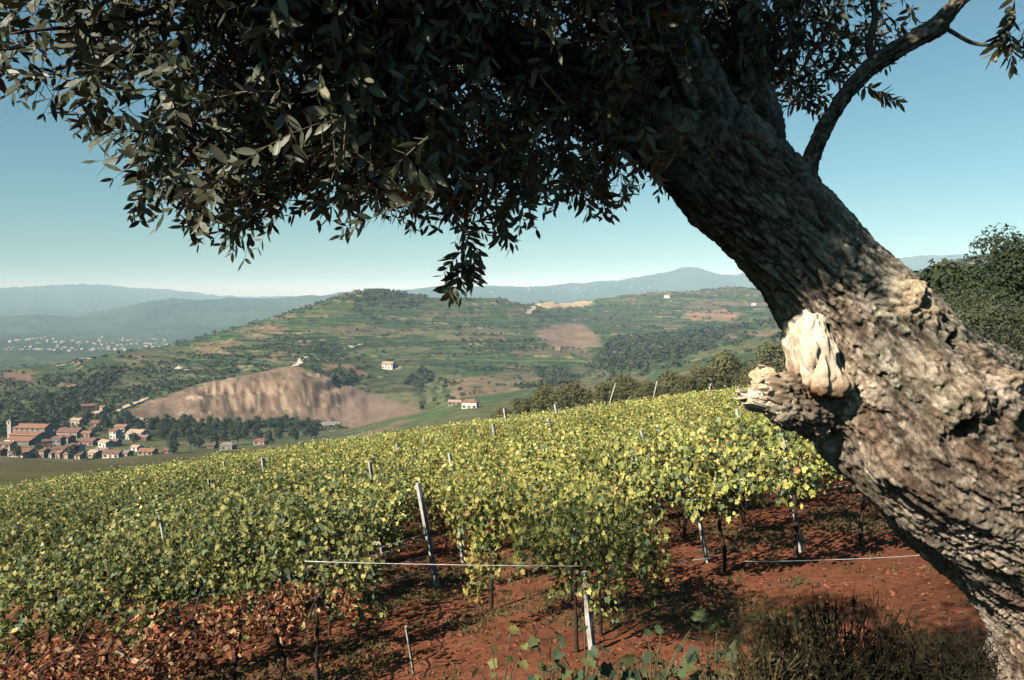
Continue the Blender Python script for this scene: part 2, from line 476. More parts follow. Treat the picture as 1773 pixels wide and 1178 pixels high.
def ground_z(x, y, detail=True):
    x = np.atleast_1d(np.asarray(x, float)); y = np.atleast_1d(np.asarray(y, float))
    r = np.hypot(x, y)
    phi = np.arctan2(x, y)
    lim = 0.74
    tu = np.tan(np.clip(phi, -lim, lim))
    zf = far_z(tu, r)
    w = np.clip((np.abs(phi) - lim) / (math.pi - lim), 0, 1) * 0.5
    if np.any(w > 0):
        zf = np.where(w > 0, zf * (1 - w) + far_z(-tu, r) * w, zf)
    zn = GC + GA * x + GB * y
    zn = np.where(r > 40, GC + (zn - GC) * 1.0, zn)
    bank = -1.66 + 0.05 * np.clip(x, -20, 20) - 0.02 * np.clip(y, -30, 5)
    s = sstep(2.9, 5.4, y + 0.25 * np.sin(x * 1.3))
    zn = bank * (1 - s) + zn * s
    b = sstep(math.log(70), math.log(150), np.log(np.maximum(r, 1)))
    z = zn * (1 - b) + zf * b
    if detail:
        P = np.stack([x, y, x * 0], 1)
        amp = np.clip(r, 0, 25) / 25
        z = z + (1 - b) * (0.05 * fbm(P * 1.1, 3, 3) + 0.025 * fbm(P * 5.0, 3, 5) * (r < 40))
        m = r > 100
        if m.any():
            Q = P[m]; rr = r[m]
            n1 = fbm(Q / 90.0, 4, 11); n2 = fbm(Q / 22.0, 3, 12)
            far = np.clip(rr / 6000, 0, 1)
            dz = b[m] * (n1 * (1.2 + 26 * far ** 1.2) * sstep(120, 700, rr) + n2 * 0.8)
            # far ridges: gullies
            n3 = fbm(Q / 700.0, 4, 14)
            dz += n3 * 26 * sstep(3200, 5500, rr)
            # terraces on the middle hill
            zt = z[m] + dz
            tw = sstep(820, 900, rr) * (1 - sstep(2000, 2200, rr)) * 0.8
            ph = zt / 7.0 + 0.6 * fbm(Q / 160.0, 2, 15)
            fr = ph - np.floor(ph)
            st = (sstep(0.62, 1.0, fr) - fr) * 7.0
            dz += tw * st
            # quarry face: gullies
            uu, vv = proj(np.stack([Q[:, 0], Q[:, 1], zt], 1))
            qm = in_poly(QUARRY, uu, vv) & (rr > 660) & (rr < 800)
            gl = fbm(np.stack([uu / 12.0, vv / 22.0, uu * 0], 1), 4, 16)
            rg = 1 - np.abs(fbm(np.stack([Q[:, 0] / 20.0, Q[:, 1] / 26.0, zt / 30.0], 1), 4, 17)) * 2.2
            fine = fbm(np.stack([uu / 5.0, vv / 9.0, uu * 0], 1), 3, 18)
            ph2 = (zt + 3.0 * fbm(Q / 30.0, 2, 19)) / 11.0
            f2_ = ph2 - np.floor(ph2)
            face = sstep(310, 360, uu) * (1 - sstep(590, 625, uu))
            dz += np.where(qm, gl * 1.6 + face * (fine * 2.2 + (sstep(.55, .95, f2_) - f2_) * 9.0 + rg * 1.6 - 1.0) + (1 - face) * (rg * 1.2 - .8), 0)
            z[m] += dz
    return z

QUARRY = [(203, 718), (260, 695), (350, 664), (450, 645), (510, 632), (560, 650), (640, 680), (748, 716), (700, 738), (600, 742), (540, 728), (430, 731), (280, 731)]

def ground_at(u, v, ymin, ymax):
    """first place along the sight line of a photo pixel where it meets the terrain"""
    a, b = slopes(u, v)
    ys = np.exp(np.linspace(math.log(ymin), math.log(ymax), 900))
    z = ground_z(a * ys, ys, False)
    below = np.nonzero(b * ys <= z)[0]
    k = below[0] if len(below) else np.argmin(np.abs(b * ys - z))
    y = ys[k]
    return np.array([a * y, y, ground_z(a * y, y)[0]])

def build_ground():
    az = np.concatenate([np.linspace(-180, -60, 30, endpoint=False), np.linspace(-60, -36, 40, endpoint=False),
                         np.linspace(-36, 36, 430, endpoint=False), np.linspace(36, 60, 40, endpoint=False), np.linspace(60, 180, 30)])
    az = np.radians(az)
    rr = np.concatenate([[0.02, 0.5, 1.2, 2.0], np.geomspace(2.6, 22, 125, endpoint=False), np.geomspace(22, 90, 50, endpoint=False),
                         np.geomspace(90, 520, 70, endpoint=False), np.geomspace(520, 2100, 280, endpoint=False),
                         np.geomspace(2100, 8000, 70, endpoint=False), np.geomspace(8000, 45000, 22)])
    R, A = np.meshgrid(rr, az, indexing='ij')
    x = (R * np.sin(A)).ravel(); y = (R * np.cos(A)).ravel()
    z = ground_z(x, y)
    r = R.ravel()
    V = np.stack([x, y, z], 1)
    n, k = len(rr), len(az)
    i = np.arange(n - 1)[:, None] * k; j = np.arange(k - 1)[None]
    F = np.stack([i + j, i + j + 1, i + k + j + 1, i + k + j], -1).reshape(-1, 4)[:, ::-1]
    # ---- land use colours (real base colours)
    P2 = np.stack([x, y, z * 0], 1)
    n1 = fbm(P2 / 3.0, 4, 21); n2 = fbm(P2 / 0.7, 3, 22)
    soil = np.array([.255, .098, .052]); soil2 = np.array([.150, .058, .032]); weed = np.array([.105, .105, .045])
    t = np.clip(0.5 + 0.9 * n1, 0, 1)[:, None]
    C = soil * t + soil2 * (1 - t)
    g = sstep(0.10, 0.45, n1 + 0.5 * n2)[:, None] * 0.55
    C = C * (1 - g) + weed * g
    # fields beyond: parcels stretched along the contours
    m = r > 70
    Q = np.stack([x[m] / 85.0, y[m] / 120.0, z[m] / 9.0], 1)
    Q[:, 0] += 0.35 * fbm(P2[m] / 60.0, 2, 23)
    f1, f2, cid = worley(Q, 31)
    pal = np.array([[.074, .110, .046], [.086, .120, .050], [.064, .098, .046], [.096, .116, .048], [.056, .080, .036],
                    [.106, .110, .054], [.082, .108, .050], [.125, .105, .062], [.070, .098, .048], [.112, .115, .058], [.066, .092, .042], [.17, .125, .080]])
    fc = pal[np.clip((cid * len(pal)).astype(int), 0, len(pal) - 1)]
    nn = fbm(P2[m] / 14.0, 3, 24)[:, None]
    fc = fc * (1 + 0.30 * nn) * (1 + .45 * fbm(P2[m] / 5.0, 2, 33)[:, None])
    scrub = sstep(0.05, 0.3, fbm(P2[m] / 170.0, 3, 25))[:, None] * 0.7
    fc = fc * (1 - scrub) + np.array([.054, .074, .036]) * scrub
    # terrace banks show bare tan earth
    ph = z[m] / 7.0 + 0.6 * fbm(P2[m] / 160.0, 2, 15)
    fr = ph - np.floor(ph)
    bank = ((fr > 0.80) & (r[m] > 840) & (r[m] < 2100) & (fbm(P2[m] / 40.0, 3, 26) > 0.24))
    fc = np.where(bank[:, None], np.array([.27, .185, .115]) * (1 + 0.4 * nn), fc)
    hl = ((fr > .66) & (fr < .93) & (r[m] > 820) & (r[m] < 2150) & (fbm(P2[m] / 48.0, 3, 34) > -.06) & ~bank)[:, None]
    fc = np.where(hl, np.array([.048, .060, .030]) * (1 + .5 * nn), fc)
    w1, w2, wid = worley(np.stack([x[m] / 13.0, y[m] / 13.0, z[m] * 0], 1), 36)
    sp = ((wid > .74) & (w1 < .36) & (r[m] > 600) & (r[m] < 2150))[:, None]
    fc = np.where(sp, np.where((wid > .94)[:, None], np.array([.24, .175, .115]), np.array([.046, .058, .028])), fc)
    fc = fc * np.array([1.02, 1.03, .98])
    pl = sstep(2200, 2600, r[m])[:, None]
    fc = fc * (1 - pl) + np.array([.055, .078, .042]) * (1 + 0.5 * fbm(P2[m] / 260.0, 4, 27)[:, None]) * pl
    uu, vv = proj(V[m])
    rm = r[m]
    fi = sstep(95, 130, rm)[:, None]
    dull = ((rm > 90) & (rm < 540))[:, None] * np.clip(1 - (uu - 350) / 300, 0, 1)[:, None] * 0.75
    fc = fc * (1 - dull) + np.array([.092, .078, .034]) * (1 + 0.3 * nn) * dull
    q = in_poly(QUARRY, uu + 5 * nn[:, 0], vv + 3 * nn[:, 0]) & (rm > 640) & (rm < 860)
    qn = fbm(np.stack([uu / 22.0 + .8 * nn[:, 0], vv / 13.0, uu * 0], 1), 5, 28, .65)[:, None]
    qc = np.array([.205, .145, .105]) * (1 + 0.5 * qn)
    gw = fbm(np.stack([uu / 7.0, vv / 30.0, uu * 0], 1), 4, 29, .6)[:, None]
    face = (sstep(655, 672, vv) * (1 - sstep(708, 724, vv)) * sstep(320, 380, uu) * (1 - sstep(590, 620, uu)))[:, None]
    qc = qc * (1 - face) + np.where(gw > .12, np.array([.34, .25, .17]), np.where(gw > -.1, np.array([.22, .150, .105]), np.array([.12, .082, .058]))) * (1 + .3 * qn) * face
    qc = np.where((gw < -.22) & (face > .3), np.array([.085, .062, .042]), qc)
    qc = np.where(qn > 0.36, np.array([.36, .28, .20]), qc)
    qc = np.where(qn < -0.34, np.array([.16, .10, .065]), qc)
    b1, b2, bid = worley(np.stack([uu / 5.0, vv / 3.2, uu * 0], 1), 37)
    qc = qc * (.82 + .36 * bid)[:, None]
    right_heap = (uu > 590)[:, None]
    qc = np.where(right_heap, np.array([.185, .132, .098]) * (1 + .35 * qn), qc)
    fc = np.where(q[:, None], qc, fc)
    # named bare parcels
    for poly, colr, lo, hi in (([(925, 575), (960, 562), (1010, 560), (1040, 590), (1045, 602), (960, 603)], (.21, .150, .105), 800, 2100),
                               ([(1180, 545), (1230, 536), (1285, 541), (1280, 552), (1200, 556)], (.26, .16, .105), 1000, 2100),
                               ([(925, 527), (960, 523), (1025, 519), (1022, 530), (960, 534), (930, 533)], (.48, .36, .22), 1300, 2200),
                               ([(560, 632), (610, 633), (640, 650), (560, 650)], (.20, .13, .085), 760, 1000),
                               ([(0, 650), (60, 640), (60, 668), (0, 672)], (.17, .115, .075), 900, 1200)):
        pm = in_poly(poly, uu + 14 * nn[:, 0], vv + 5 * nn[:, 0]) & (rm > lo) & (rm < hi)
        fc = np.where(pm[:, None], np.array(colr) * (1 + .25 * nn), fc)
    C[m] = C[m] * (1 - fi) + fc * fi
    rowm = np.zeros(len(V))
    rowm[m] = (fc[:, 1] > fc[:, 0] * 1.04) * (1 - scrub[:, 0]) * sstep(600, 760, rm) * (1 - sstep(2100, 2400, rm)) * ~q
    C = np.concatenate([C, rowm[:, None]], 1)
    me = mesh_from('ground', V, F, C, [M['ground']], smooth=True)
    o = link('ground', me)
    kind(o, 'structure')
    return o
build_ground()

# ------------------------------------------------------------------ tracks draped on the hillside
def ribbon(name, pts, width, lift):
    P = catmull(np.array(pts), len(pts) * 14)
    T = unit(np.gradient(P[:, :2], axis=0))
    Nn = np.stack([-T[:, 1], T[:, 0]], 1)
    V = []
    for k in (-1, -0.33, 0.33, 1):
        xy = P[:, :2] + Nn * width * 0.5 * k
        V.append(np.stack([xy[:, 0], xy[:, 1], ground_z(xy[:, 0], xy[:, 1]) + lift], 1))
    n = len(P)
    V = np.concatenate(V)
    F = []
    for c in range(3):
        i = np.arange(n - 1)
        F.append(np.stack([c * n + i, c * n + i + 1, (c + 1) * n + i + 1, (c + 1) * n + i], 1))
    o = link(name, mesh_from(name, V, np.concatenate(F), None, [M['track']], True))
    kind(o, 'structure')
    return o

ribbon('dirt_track', [ground_at(u, v, 690, 1200) for u, v in ((508, 634), (516, 628), (522, 622), (530, 615))], 7, 0.9)
ribbon('dirt_track', [ground_at(u, v, 600, 900) for u, v in ((206, 715), (212, 708), (225, 704), (244, 697), (262, 690))], 5, 0.8)
ribbon('dirt_track', [ground_at(u, v, 560, 760) for u, v in ((240, 725), (250, 731), (258, 737), (270, 744))], 6, 0.8)
ribbon('dirt_track', [ground_at(u, v, 900, 1500) for u, v in ((95, 632), (115, 626), (135, 621), (160, 619))], 6, 0.9)
ribbon('dirt_track', [ground_at(u, v, 850, 1500) for u, v in ((305, 632), (318, 635), (327, 636))], 6, 0.9)
ribbon('dirt_track', [ground_at(u, v, 850, 1600) for u, v in ((605, 600), (618, 597), (628, 594))], 6, 0.9)
ribbon('dirt_track', [ground_at(u, v, 1000, 2100) for u, v in ((915, 541), (928, 532), (945, 527), (990, 523), (1025, 520))], 8, 1.0)
ribbon('dirt_track', [ground_at(u, v, 350, 1200) for u, v in ((1215, 594), (1250, 588), (1290, 583), (1340, 577))], 6, 0.7)

# ------------------------------------------------------------------ trees and shrubs
def crown_cards(n, lobes, size, cols, r, shape='card', aspect=0.7, up=0.3, fill=0.35):
    """leaf clumps spread over and through several lobes (cx,cy,cz,rx,ry,rz)"""
    lobes = np.array(lobes, float)
    wt = lobes[:, 3] * lobes[:, 5]; wt /= wt.sum()
    li = r.choice(len(lobes), n, p=wt)
    d = rand_dirs(n, r)
    d[:, 2] = np.where(d[:, 2] < -0.35, -d[:, 2] * 0.6, d[:, 2])
    rad = 1 - fill * r.random(n) ** 1.6
    rad *= 1 + 0.16 * fbm(d * 2.2 + li[:, None] * 7, 2, 41)
    P = lobes[li, :3] + d * lobes[li, 3:6] * rad[:, None]
    N = unit(d + 0.75 * rand_dirs(n, r) + [0, 0, up])
    D = np.cross(N, rand_dirs(n, r))
    L = size * (0.6 + 0.8 * r.random(n))
    P = P - unit(D) * L[:, None] * 0.5
    V, F, idx = leaves(P, D, N, L, L * aspect, shape)
    cols = np.array(cols); c = cols[r.integers(0, len(cols), n)]
    cl = 0.78 + 0.5 * (0.5 + 0.5 * fbm(P / (size * 5) + 3, 2, 42))
    c = c * cl[:, None] * (0.85 + 0.3 * r.random(n))[:, None]
    return V, F, c[idx]

def tree_variant(h, w, n, size, cols, seed, trunk_h=0.25, shape='card', aspect=0.7, nl=7, tr=None):
    r = np.random.default_rng(seed)
    lobes = []
    for i in range(nl):
        a = r.random() * 6.28; q = math.sqrt(r.random()) * 0.30 * w
        zc = h * (trunk_h + 0.18 + r.random() * (0.66 - trunk_h))
        k = 1 - 0.55 * max(0, (zc / h - 0.55) / 0.45)
        s = (0.22 + 0.13 * r.random()) * w * k
        lobes.append((math.cos(a) * q * k, math.sin(a) * q * k, zc, s, s, min(s * 0.85, h - zc)))
    lobes.append((0, 0, h * 0.58, w * .30, w * .30, h * .34))
    V, F, c = crown_cards(n, lobes, size, cols, r, shape, aspect)
    cm = Geo().add(V, F, c).mesh('crown', [M['tree_leaf']])
    g = Geo()
    tr = tr or h * 0.028
    top = np.array([0.03 * h * (r.random() - .5), 0.03 * h * (r.random() - .5), h * .55])
    bend = np.array([0.05 * h * (r.random() - .5), 0.04 * h * (r.random() - .5), h * 0.25])
    Vt, Ft = tube(catmull([np.array([0, 0, -0.4]), bend, top], 9), np.linspace(tr * 1.3, tr * .5, 9), 7)
    g.add(Vt, Ft, (.10, .075, .055))
    for lb in lobes[:5]:
        p = np.array(lb[:3])
        Vt, Ft = tube(catmull([bend * 0.9, bend * .5 + p * .4 + [0, 0, .05 * h], p], 6), np.linspace(tr * .6, tr * .15, 6), 5)
        g.add(Vt, Ft, (.10, .075, .055))
    tm = g.mesh('trunk', [M['bark']], True)
    return tm, cm

def plant_tree(name, var, loc, rz, s, label, cat='tree', group=None, sz=1.0):
    o = link(name, None, None, loc, rz, (s, s, s * sz))
    o.empty_display_size = 0.2
    tag(o, label, cat, group)
    link('trunk', var[0], o)
    kind(link('crown', var[1], o), 'stuff')
    return o

SCRUB = [(.11, .112, .044), (.135, .122, .048), (.09, .10, .04), (.15, .12, .054), (.115, .098, .044)]
DARK = [(.040, .058, .026), (.050, .066, .030), (.034, .048, .024), (.060, .066, .030)]
OLIVE = [(.085, .094, .052), (.070, .084, .044), (.105, .108, .062), (.056, .068, .036)]
scrub_vars = [tree_variant(7.5, 8.5, 3600, 0.42, SCRUB, 100 + i, -0.10, nl=12) for i in range(4)]
wood_vars = [tree_variant(10, 8, 700, 1.0, DARK, 120 + i, -0.05, nl=7) for i in range(3)]
cypress_var = tree_variant(12, 3.2, 600, 0.7, DARK, 130, 0.05, nl=6)

# scrub trees behind the crest of the vineyard; (pixel u, v of foot, distance, size, words)
line = [(868, 712, 185, .55, 'small olive-brown scrub bush leading the tree line left of centre'),
        (905, 708, 175, .75, 'low rounded scrub tree beside the leftmost bush of the line'),
        (945, 706, 165, .95, 'broad olive-green scrub tree at the left part of the line'),
        (985, 703, 160, 1.0, 'dense brownish scrub tree above the vine crest at centre'),
        (1015, 700, 170, .70, 'small dark scrub tree tucked behind the dense brownish one'),
        (1050, 698, 150, .85, 'rounded scrub tree behind the first leaning post on the crest'),
        (1085, 696, 160, .95, 'tall scrub tree between two leaning crest posts'),
        (1120, 695, 150, .75, 'low scrub tree left of the second leaning crest post'),
        (1155, 692, 160, .95, 'bushy scrub tree right of the second leaning crest post'),
        (1190, 690, 145, .80, 'olive-green scrub tree midway along the tree line'),
        (1222, 688, 150, 1.0, 'full crowned scrub tree behind the third crest post'),
        (1255, 686, 165, 1.35, 'tallest scrub tree of the line, rising towards the olive trunk'),
        (1290, 684, 140, .85, 'scrub tree just left of the broken olive stub'),
        (1325, 684, 135, .90, 'scrub tree partly hidden behind the broken olive stub'),
        (1345, 676, 180, 1.30, 'tall scrub tree against the left edge of the olive trunk')]
for i, (u, v, y, s, lab) in enumerate(line):
    p = at(u, v, y); p[2] = min(p[2], ground_z(p[0], p[1])[0] + 0.2) if p[2] > ground_z(p[0], p[1])[0] else ground_z(p[0], p[1])[0]
    plant_tree('scrub_tree', scrub_vars[i % 4], p, i * 1.7, 1.05 * s * y / 160, lab, 'tree', 'scrub trees behind the vineyard crest')
for i, (u, y, s, z) in enumerate(((1062, 640, 1.0, 1.0), (1076, 650, .85, 1.05), (1091, 645, .9, .95))):
    x = slopes(u, 600)[0] * y
    plant_tree('cypress_tree', cypress_var, (x, y, ground_z(x, y)[0]), i * 2.0, s * 1.2,
               ['leftmost of three narrow dark trees in the valley fold', 'middle of three narrow dark trees in the valley fold', 'rightmost of three narrow dark trees in the valley fold'][i], 'tree', 'narrow dark trees', z)

# the big trees at the right edge, on the slope above the vineyard
near_dark = tree_variant(6.2, 5.2, 15000, 0.13, DARK, 150, -0.05, shape='lance', aspect=.5, nl=10)
near_olive = tree_variant(4.6, 4.4, 15000, 0.12, OLIVE, 151, -0.08, shape='lance', aspect=.3, nl=11)
near_small = tree_variant(2.2, 1.9, 2500, 0.12, DARK, 152, -.05, shape='lance', aspect=.5, nl=6)
def put_tree(var, u, vtop, y, h0, label, rz, sx=1.0, name='tree'):
    p = at(u, vtop, y)
    gz = ground_z(p[0], p[1])[0]
    s = (p[2] - gz) / h0
    plant_tree(name, var, (p[0], p[1], gz), rz, s * sx, label, 'tree', None, 1 / sx)
put_tree(near_dark, 1765, 385, 36, 6.1, 'big dark leafy tree at the right edge behind the olive trunk', 0.4, 0.95, 'broadleaf_tree')
put_tree(near_olive, 1693, 465, 30, 4.5, 'grey-green olive tree on the slope right of the trunk burl', 1.9, 0.90, 'olive_tree')
put_tree(near_small, 1637, 432, 48, 2.15, 'young tree standing out against the sky beyond the grey-green olive', 2.2, .8, 'broadleaf_tree')
put_tree(near_small, 1573, 452, 60, 2.15, 'small round tree peeping over the edge of the leaning trunk', 4.1, .8, 'broadleaf_tree')
put_tree(near_olive, 1850, 520, 24, 4.5, 'olive tree half cut off by the right edge', 3.3, 0.95, 'olive_tree')

# hedges and copses on the terraced hill: nobody could count them
def build_hillside_scrub():
    r = np.random.default_rng(77)
    n = 130000
    rr = np.exp(r.uniform(math.log(640), math.log(2150), n)); ph = np.radians(r.uniform(-36, 36, n))
    x = rr * np.sin(ph); y = rr * np.cos(ph)
    P2 = np.stack([x, y, x * 0], 1)
    z = ground_z(x, y)
    zph = z / 7.0 + 0.6 * fbm(P2 / 160.0, 2, 15)
    fr = zph - np.floor(zph)
    hedge = (fr > 0.76) & (fr < 0.97) & (fbm(P2 / 55.0, 2, 61) > -0.08)
    copse = fbm(P2 / 150.0, 3, 62) > 0.30
    u, v = proj(np.stack([x, y, z], 1))
    wood = in_poly([(0, 735), (60, 700), (160, 655), (215, 632), (225, 642), (160, 690), (90, 740), (0, 760)], u, v) & (rr > 700)
    wood |= in_poly([(1020, 640), (1060, 585), (1130, 580), (1230, 570), (1300, 560), (1180, 620), (1080, 640)], u, v) & (r.random(n) < .8)
    wood |= in_poly([(690, 665), (740, 640), (750, 660), (730, 672)], u, v)
    wood |= in_poly([(570, 655), (610, 640), (615, 660), (585, 668)], u, v)
    wood |= in_poly([(600, 515), (650, 498), (740, 520), (700, 540), (640, 530)], u, v) & (r.random(n) < .6)
    bare = in_poly(QUARRY, u, v) & (rr < 840)
    bare |= in_poly([(925, 575), (960, 562), (1010, 560), (1040, 590), (1045, 602), (960, 603)], u, v)
    bare |= in_poly([(925, 527), (960, 523), (1025, 519), (1022, 530), (960, 534), (930, 533)], u, v)
    skyline = (rr > 1420) & (rr < 1560) & (u > 440) & (u < 780)
    keep = (hedge & (r.random(n) < .55)) | (copse & (r.random(n) < .30)) | (wood & (r.random(n) < 0.9)) | (r.random(n) < .02) | (skyline & (r.random(n) < .12))
    keep &= ~(bare & (r.random(n) > .012)) & (u > -150) & (u < 1950)
    idx = np.nonzero(keep)[0]
    if len(idx) > 17000:
        idx = r.choice(idx, 17000, replace=False)
    m = len(idx); k = 7
    B = np.stack([x[idx], y[idx], z[idx]], 1)
    s = np.where(wood[idx], 1.35, 1.0) * (1.1 + 2.3 * r.random(m) ** 1.8)
    base = np.array(DARK + [(.075, .085, .036), (.082, .092, .040), (.09, .082, .045)])[r.integers(0, 7, m)]
    base = np.where(wood[idx][:, None], base * .9, base)
    d = rand_dirs(m * k, r); d[:, 2] = np.abs(d[:, 2])
    BB = np.repeat(B, k, 0); S = np.repeat(s, k)
    P = BB + d * (S * (0.55 + .35 * r.random(m * k)))[:, None] * [1, 1, .9] + np.array([0, 0, .25]) * S[:, None]
    N = unit(d + .6 * rand_dirs(m * k, r)); D = np.cross(N, rand_dirs(m * k, r))
    L = S * (0.8 + .5 * r.random(m * k))
    V, F, ix = leaves(P - unit(D) * L[:, None] * .5, D, N, L, L * .8, 'card')
    c = np.repeat(base, k, 0) * (.75 + .5 * r.random(m * k))[:, None]
    o = link('hillside_scrub', mesh_from('hillside_scrub', V, F, c[ix], [M['tree_leaf']]))
    kind(o, 'stuff', 'dark green hedges and copses covering the terraced hill', 'scrub')
build_hillside_scrub()

# dark wood in the valley between village and quarry, each tree its own
def valley_wood():
    r = np.random.default_rng(5)
    spots = []
    for u in np.arange(276, 556, 12.5):
        for row in range(3):
            uu = u + r.uniform(-6, 6)
            spots.append((uu, 760 - row * 9 + r.uniform(-3, 3) - max(0, (uu - 430)) * .03))
    for u, v in ((262, 742), (240, 752), (180, 742), (90, 742), (96, 752), (130, 712), (152, 735), (208, 740), (222, 735), (296, 772), (330, 778), (345, 774), (372, 772), (412, 770), (466, 765), (300, 790), (232, 775), (68, 790), (30, 800), (128, 800)):
        spots.append((u, v))
    for i, (u, v) in enumerate(spots):
        p = ground_at(u, v, 470, 720)
        plant_tree('valley_tree', wood_vars[i % 3], p, i * 1.3, r.uniform(.75, 1.15), 'dark tree of the wood between the village and the quarry foot' if i < 69 else 'dark garden tree among the village roofs',
                   'tree', 'dark trees below the quarry' if i < 69 else 'trees among the village houses')
valley_wood()

# ------------------------------------------------------------------ buildings
window_mesh = Geo().add(*box(0, 0, 0, 1.0, .10, 1.4), (.03, .03, .03)).mesh('window', [M['glass']])
shutter_mesh = Geo().add(*box(0, 0, 0, .5, .12, 1.4), (.1, .06, .04)).mesh('shutter', [M['shutter']])
door_mesh = Geo().add(*box(0, 0, 0, 1.2, .10, 2.2), (.1, .06, .04)).mesh('door', [M['shutter']])
WALLS = {'white': (.72, .68, .61), 'cream': (.46, .39, .30), 'grey': (.27, .25, .22), 'pink': (.38, .27, .21), 'brown': (.18, .13, .10)}
ROOFS = {'orange': (.29, .150, .10), 'red': (.205, .115, .088), 'brown': (.15, .095, .075), 'grey': (.24, .215, .20), 'pale': (.46, .33, .25)}

def house(p, w, d, h, rz, wall, roof, label, group=None, pitch=.36, hip=False, name='house', cat='house', floors=None, parts=True):
    o = link(name, None, None, (p[0], p[1], p[2]), rz)
    tag(o, label, cat, group)
    rp = w * 0.0 + d * .5 * pitch
    # walls with gables at the ends (ridge along x)
    x, y = w / 2, d / 2
    V = np.array([[-x, -y, -3], [x, -y, -3], [x, y, -3], [-x, y, -3], [-x, -y, h], [x, -y, h], [x, y, h], [-x, y, h], [-x, 0, h + (0 if hip else rp)], [x, 0, h + (0 if hip else rp)]])
    g = Geo()
    g.add(V, [np.array([[0, 1, 5, 4], [2, 3, 7, 6]]), np.array([[1, 2, 6, 9, 5], [3, 0, 4, 8, 7]])], WALLS[wall])
    link('wall', g.mesh('wall', [M['plaster']]), o)
    e, t = .45, .22
    hx = (x - y * .9) if hip else x + e
    g = Geo()
    ze = h - e * pitch
    if hip:
        hx = max(hx, .3)
        V = [[-x - e, -y - e, ze], [x + e, -y - e, ze], [x + e, y + e, ze], [-x - e, y + e, ze], [-hx, 0, h + rp], [hx, 0, h + rp]]
    else:
        V = [[-x - e, -y - e, ze], [x + e, -y - e, ze], [x + e, y + e, ze], [-x - e, y + e, ze], [-hx, 0, h + rp], [hx, 0, h + rp]]
    V = np.array(V); V = np.concatenate([V + [0, 0, t], V + [0, 0, .02]])
    q = np.array([[0, 1, 5, 4], [2, 3, 4, 5]]); tr = np.array([[1, 2, 5], [3, 0, 4]])
    sides = np.array([[0, 6, 7, 1], [2, 8, 9, 3]])
    if hip:
        sides = np.concatenate([sides, [[1, 7, 8, 2], [3, 9, 6, 0]]])
        g.add(V, [np.concatenate([q, q[:, ::-1] + 6, sides]), np.concatenate([tr, tr[:, ::-1] + 6])], ROOFS[roof])
    else:
        sides = np.concatenate([sides, [[1, 7, 11, 5], [5, 11, 8, 2], [3, 9, 10, 4], [4, 10, 6, 0]]])
        g.add(V, np.concatenate([q, q[:, ::-1] + 6, sides]), ROOFS[roof])
    ro = link('roof', g.mesh('roof', [M['roof']]), o)
    if parts:
        gc = Geo().add(*box(w * .22, d * .16, h + rp * .68 + .5, .7, .7, 1.5), WALLS['pink'])
        link('chimney', gc.mesh('chimney', [M['plaster']]), ro)
        nf = floors or max(1, int(h / 2.7))
        nc = max(1, int(w / 3.0))
        for f in range(nf):
            for c in range(nc):
                if f == 0 and c == nc // 2:
                    dd = link('door', door_mesh, o, ((c + .5) / nc * w - x, -y - .03, 1.1)); continue
                xx = (c + .5) / nc * w - x
                wi = link('window', window_mesh, o, (xx, -y - .03, 1.5 + f * 2.8))
                if (f + c) % 2 == 0:
                    link('shutter', shutter_mesh, wi, (-.75, -.02, 0)); link('shutter', shutter_mesh, wi, (.75, -.02, 0))
        if d > 5:
            for f in range(nf):
                wi = link('window', window_mesh, o, (-x - .03, 0.0, 1.5 + f * 2.8)); wi.rotation_euler = (0, 0, math.pi / 2)
                wi = link('window', window_mesh, o, (x + .03, 0.0, 1.5 + f * 2.8)); wi.rotation_euler = (0, 0, math.pi / 2)
    return o

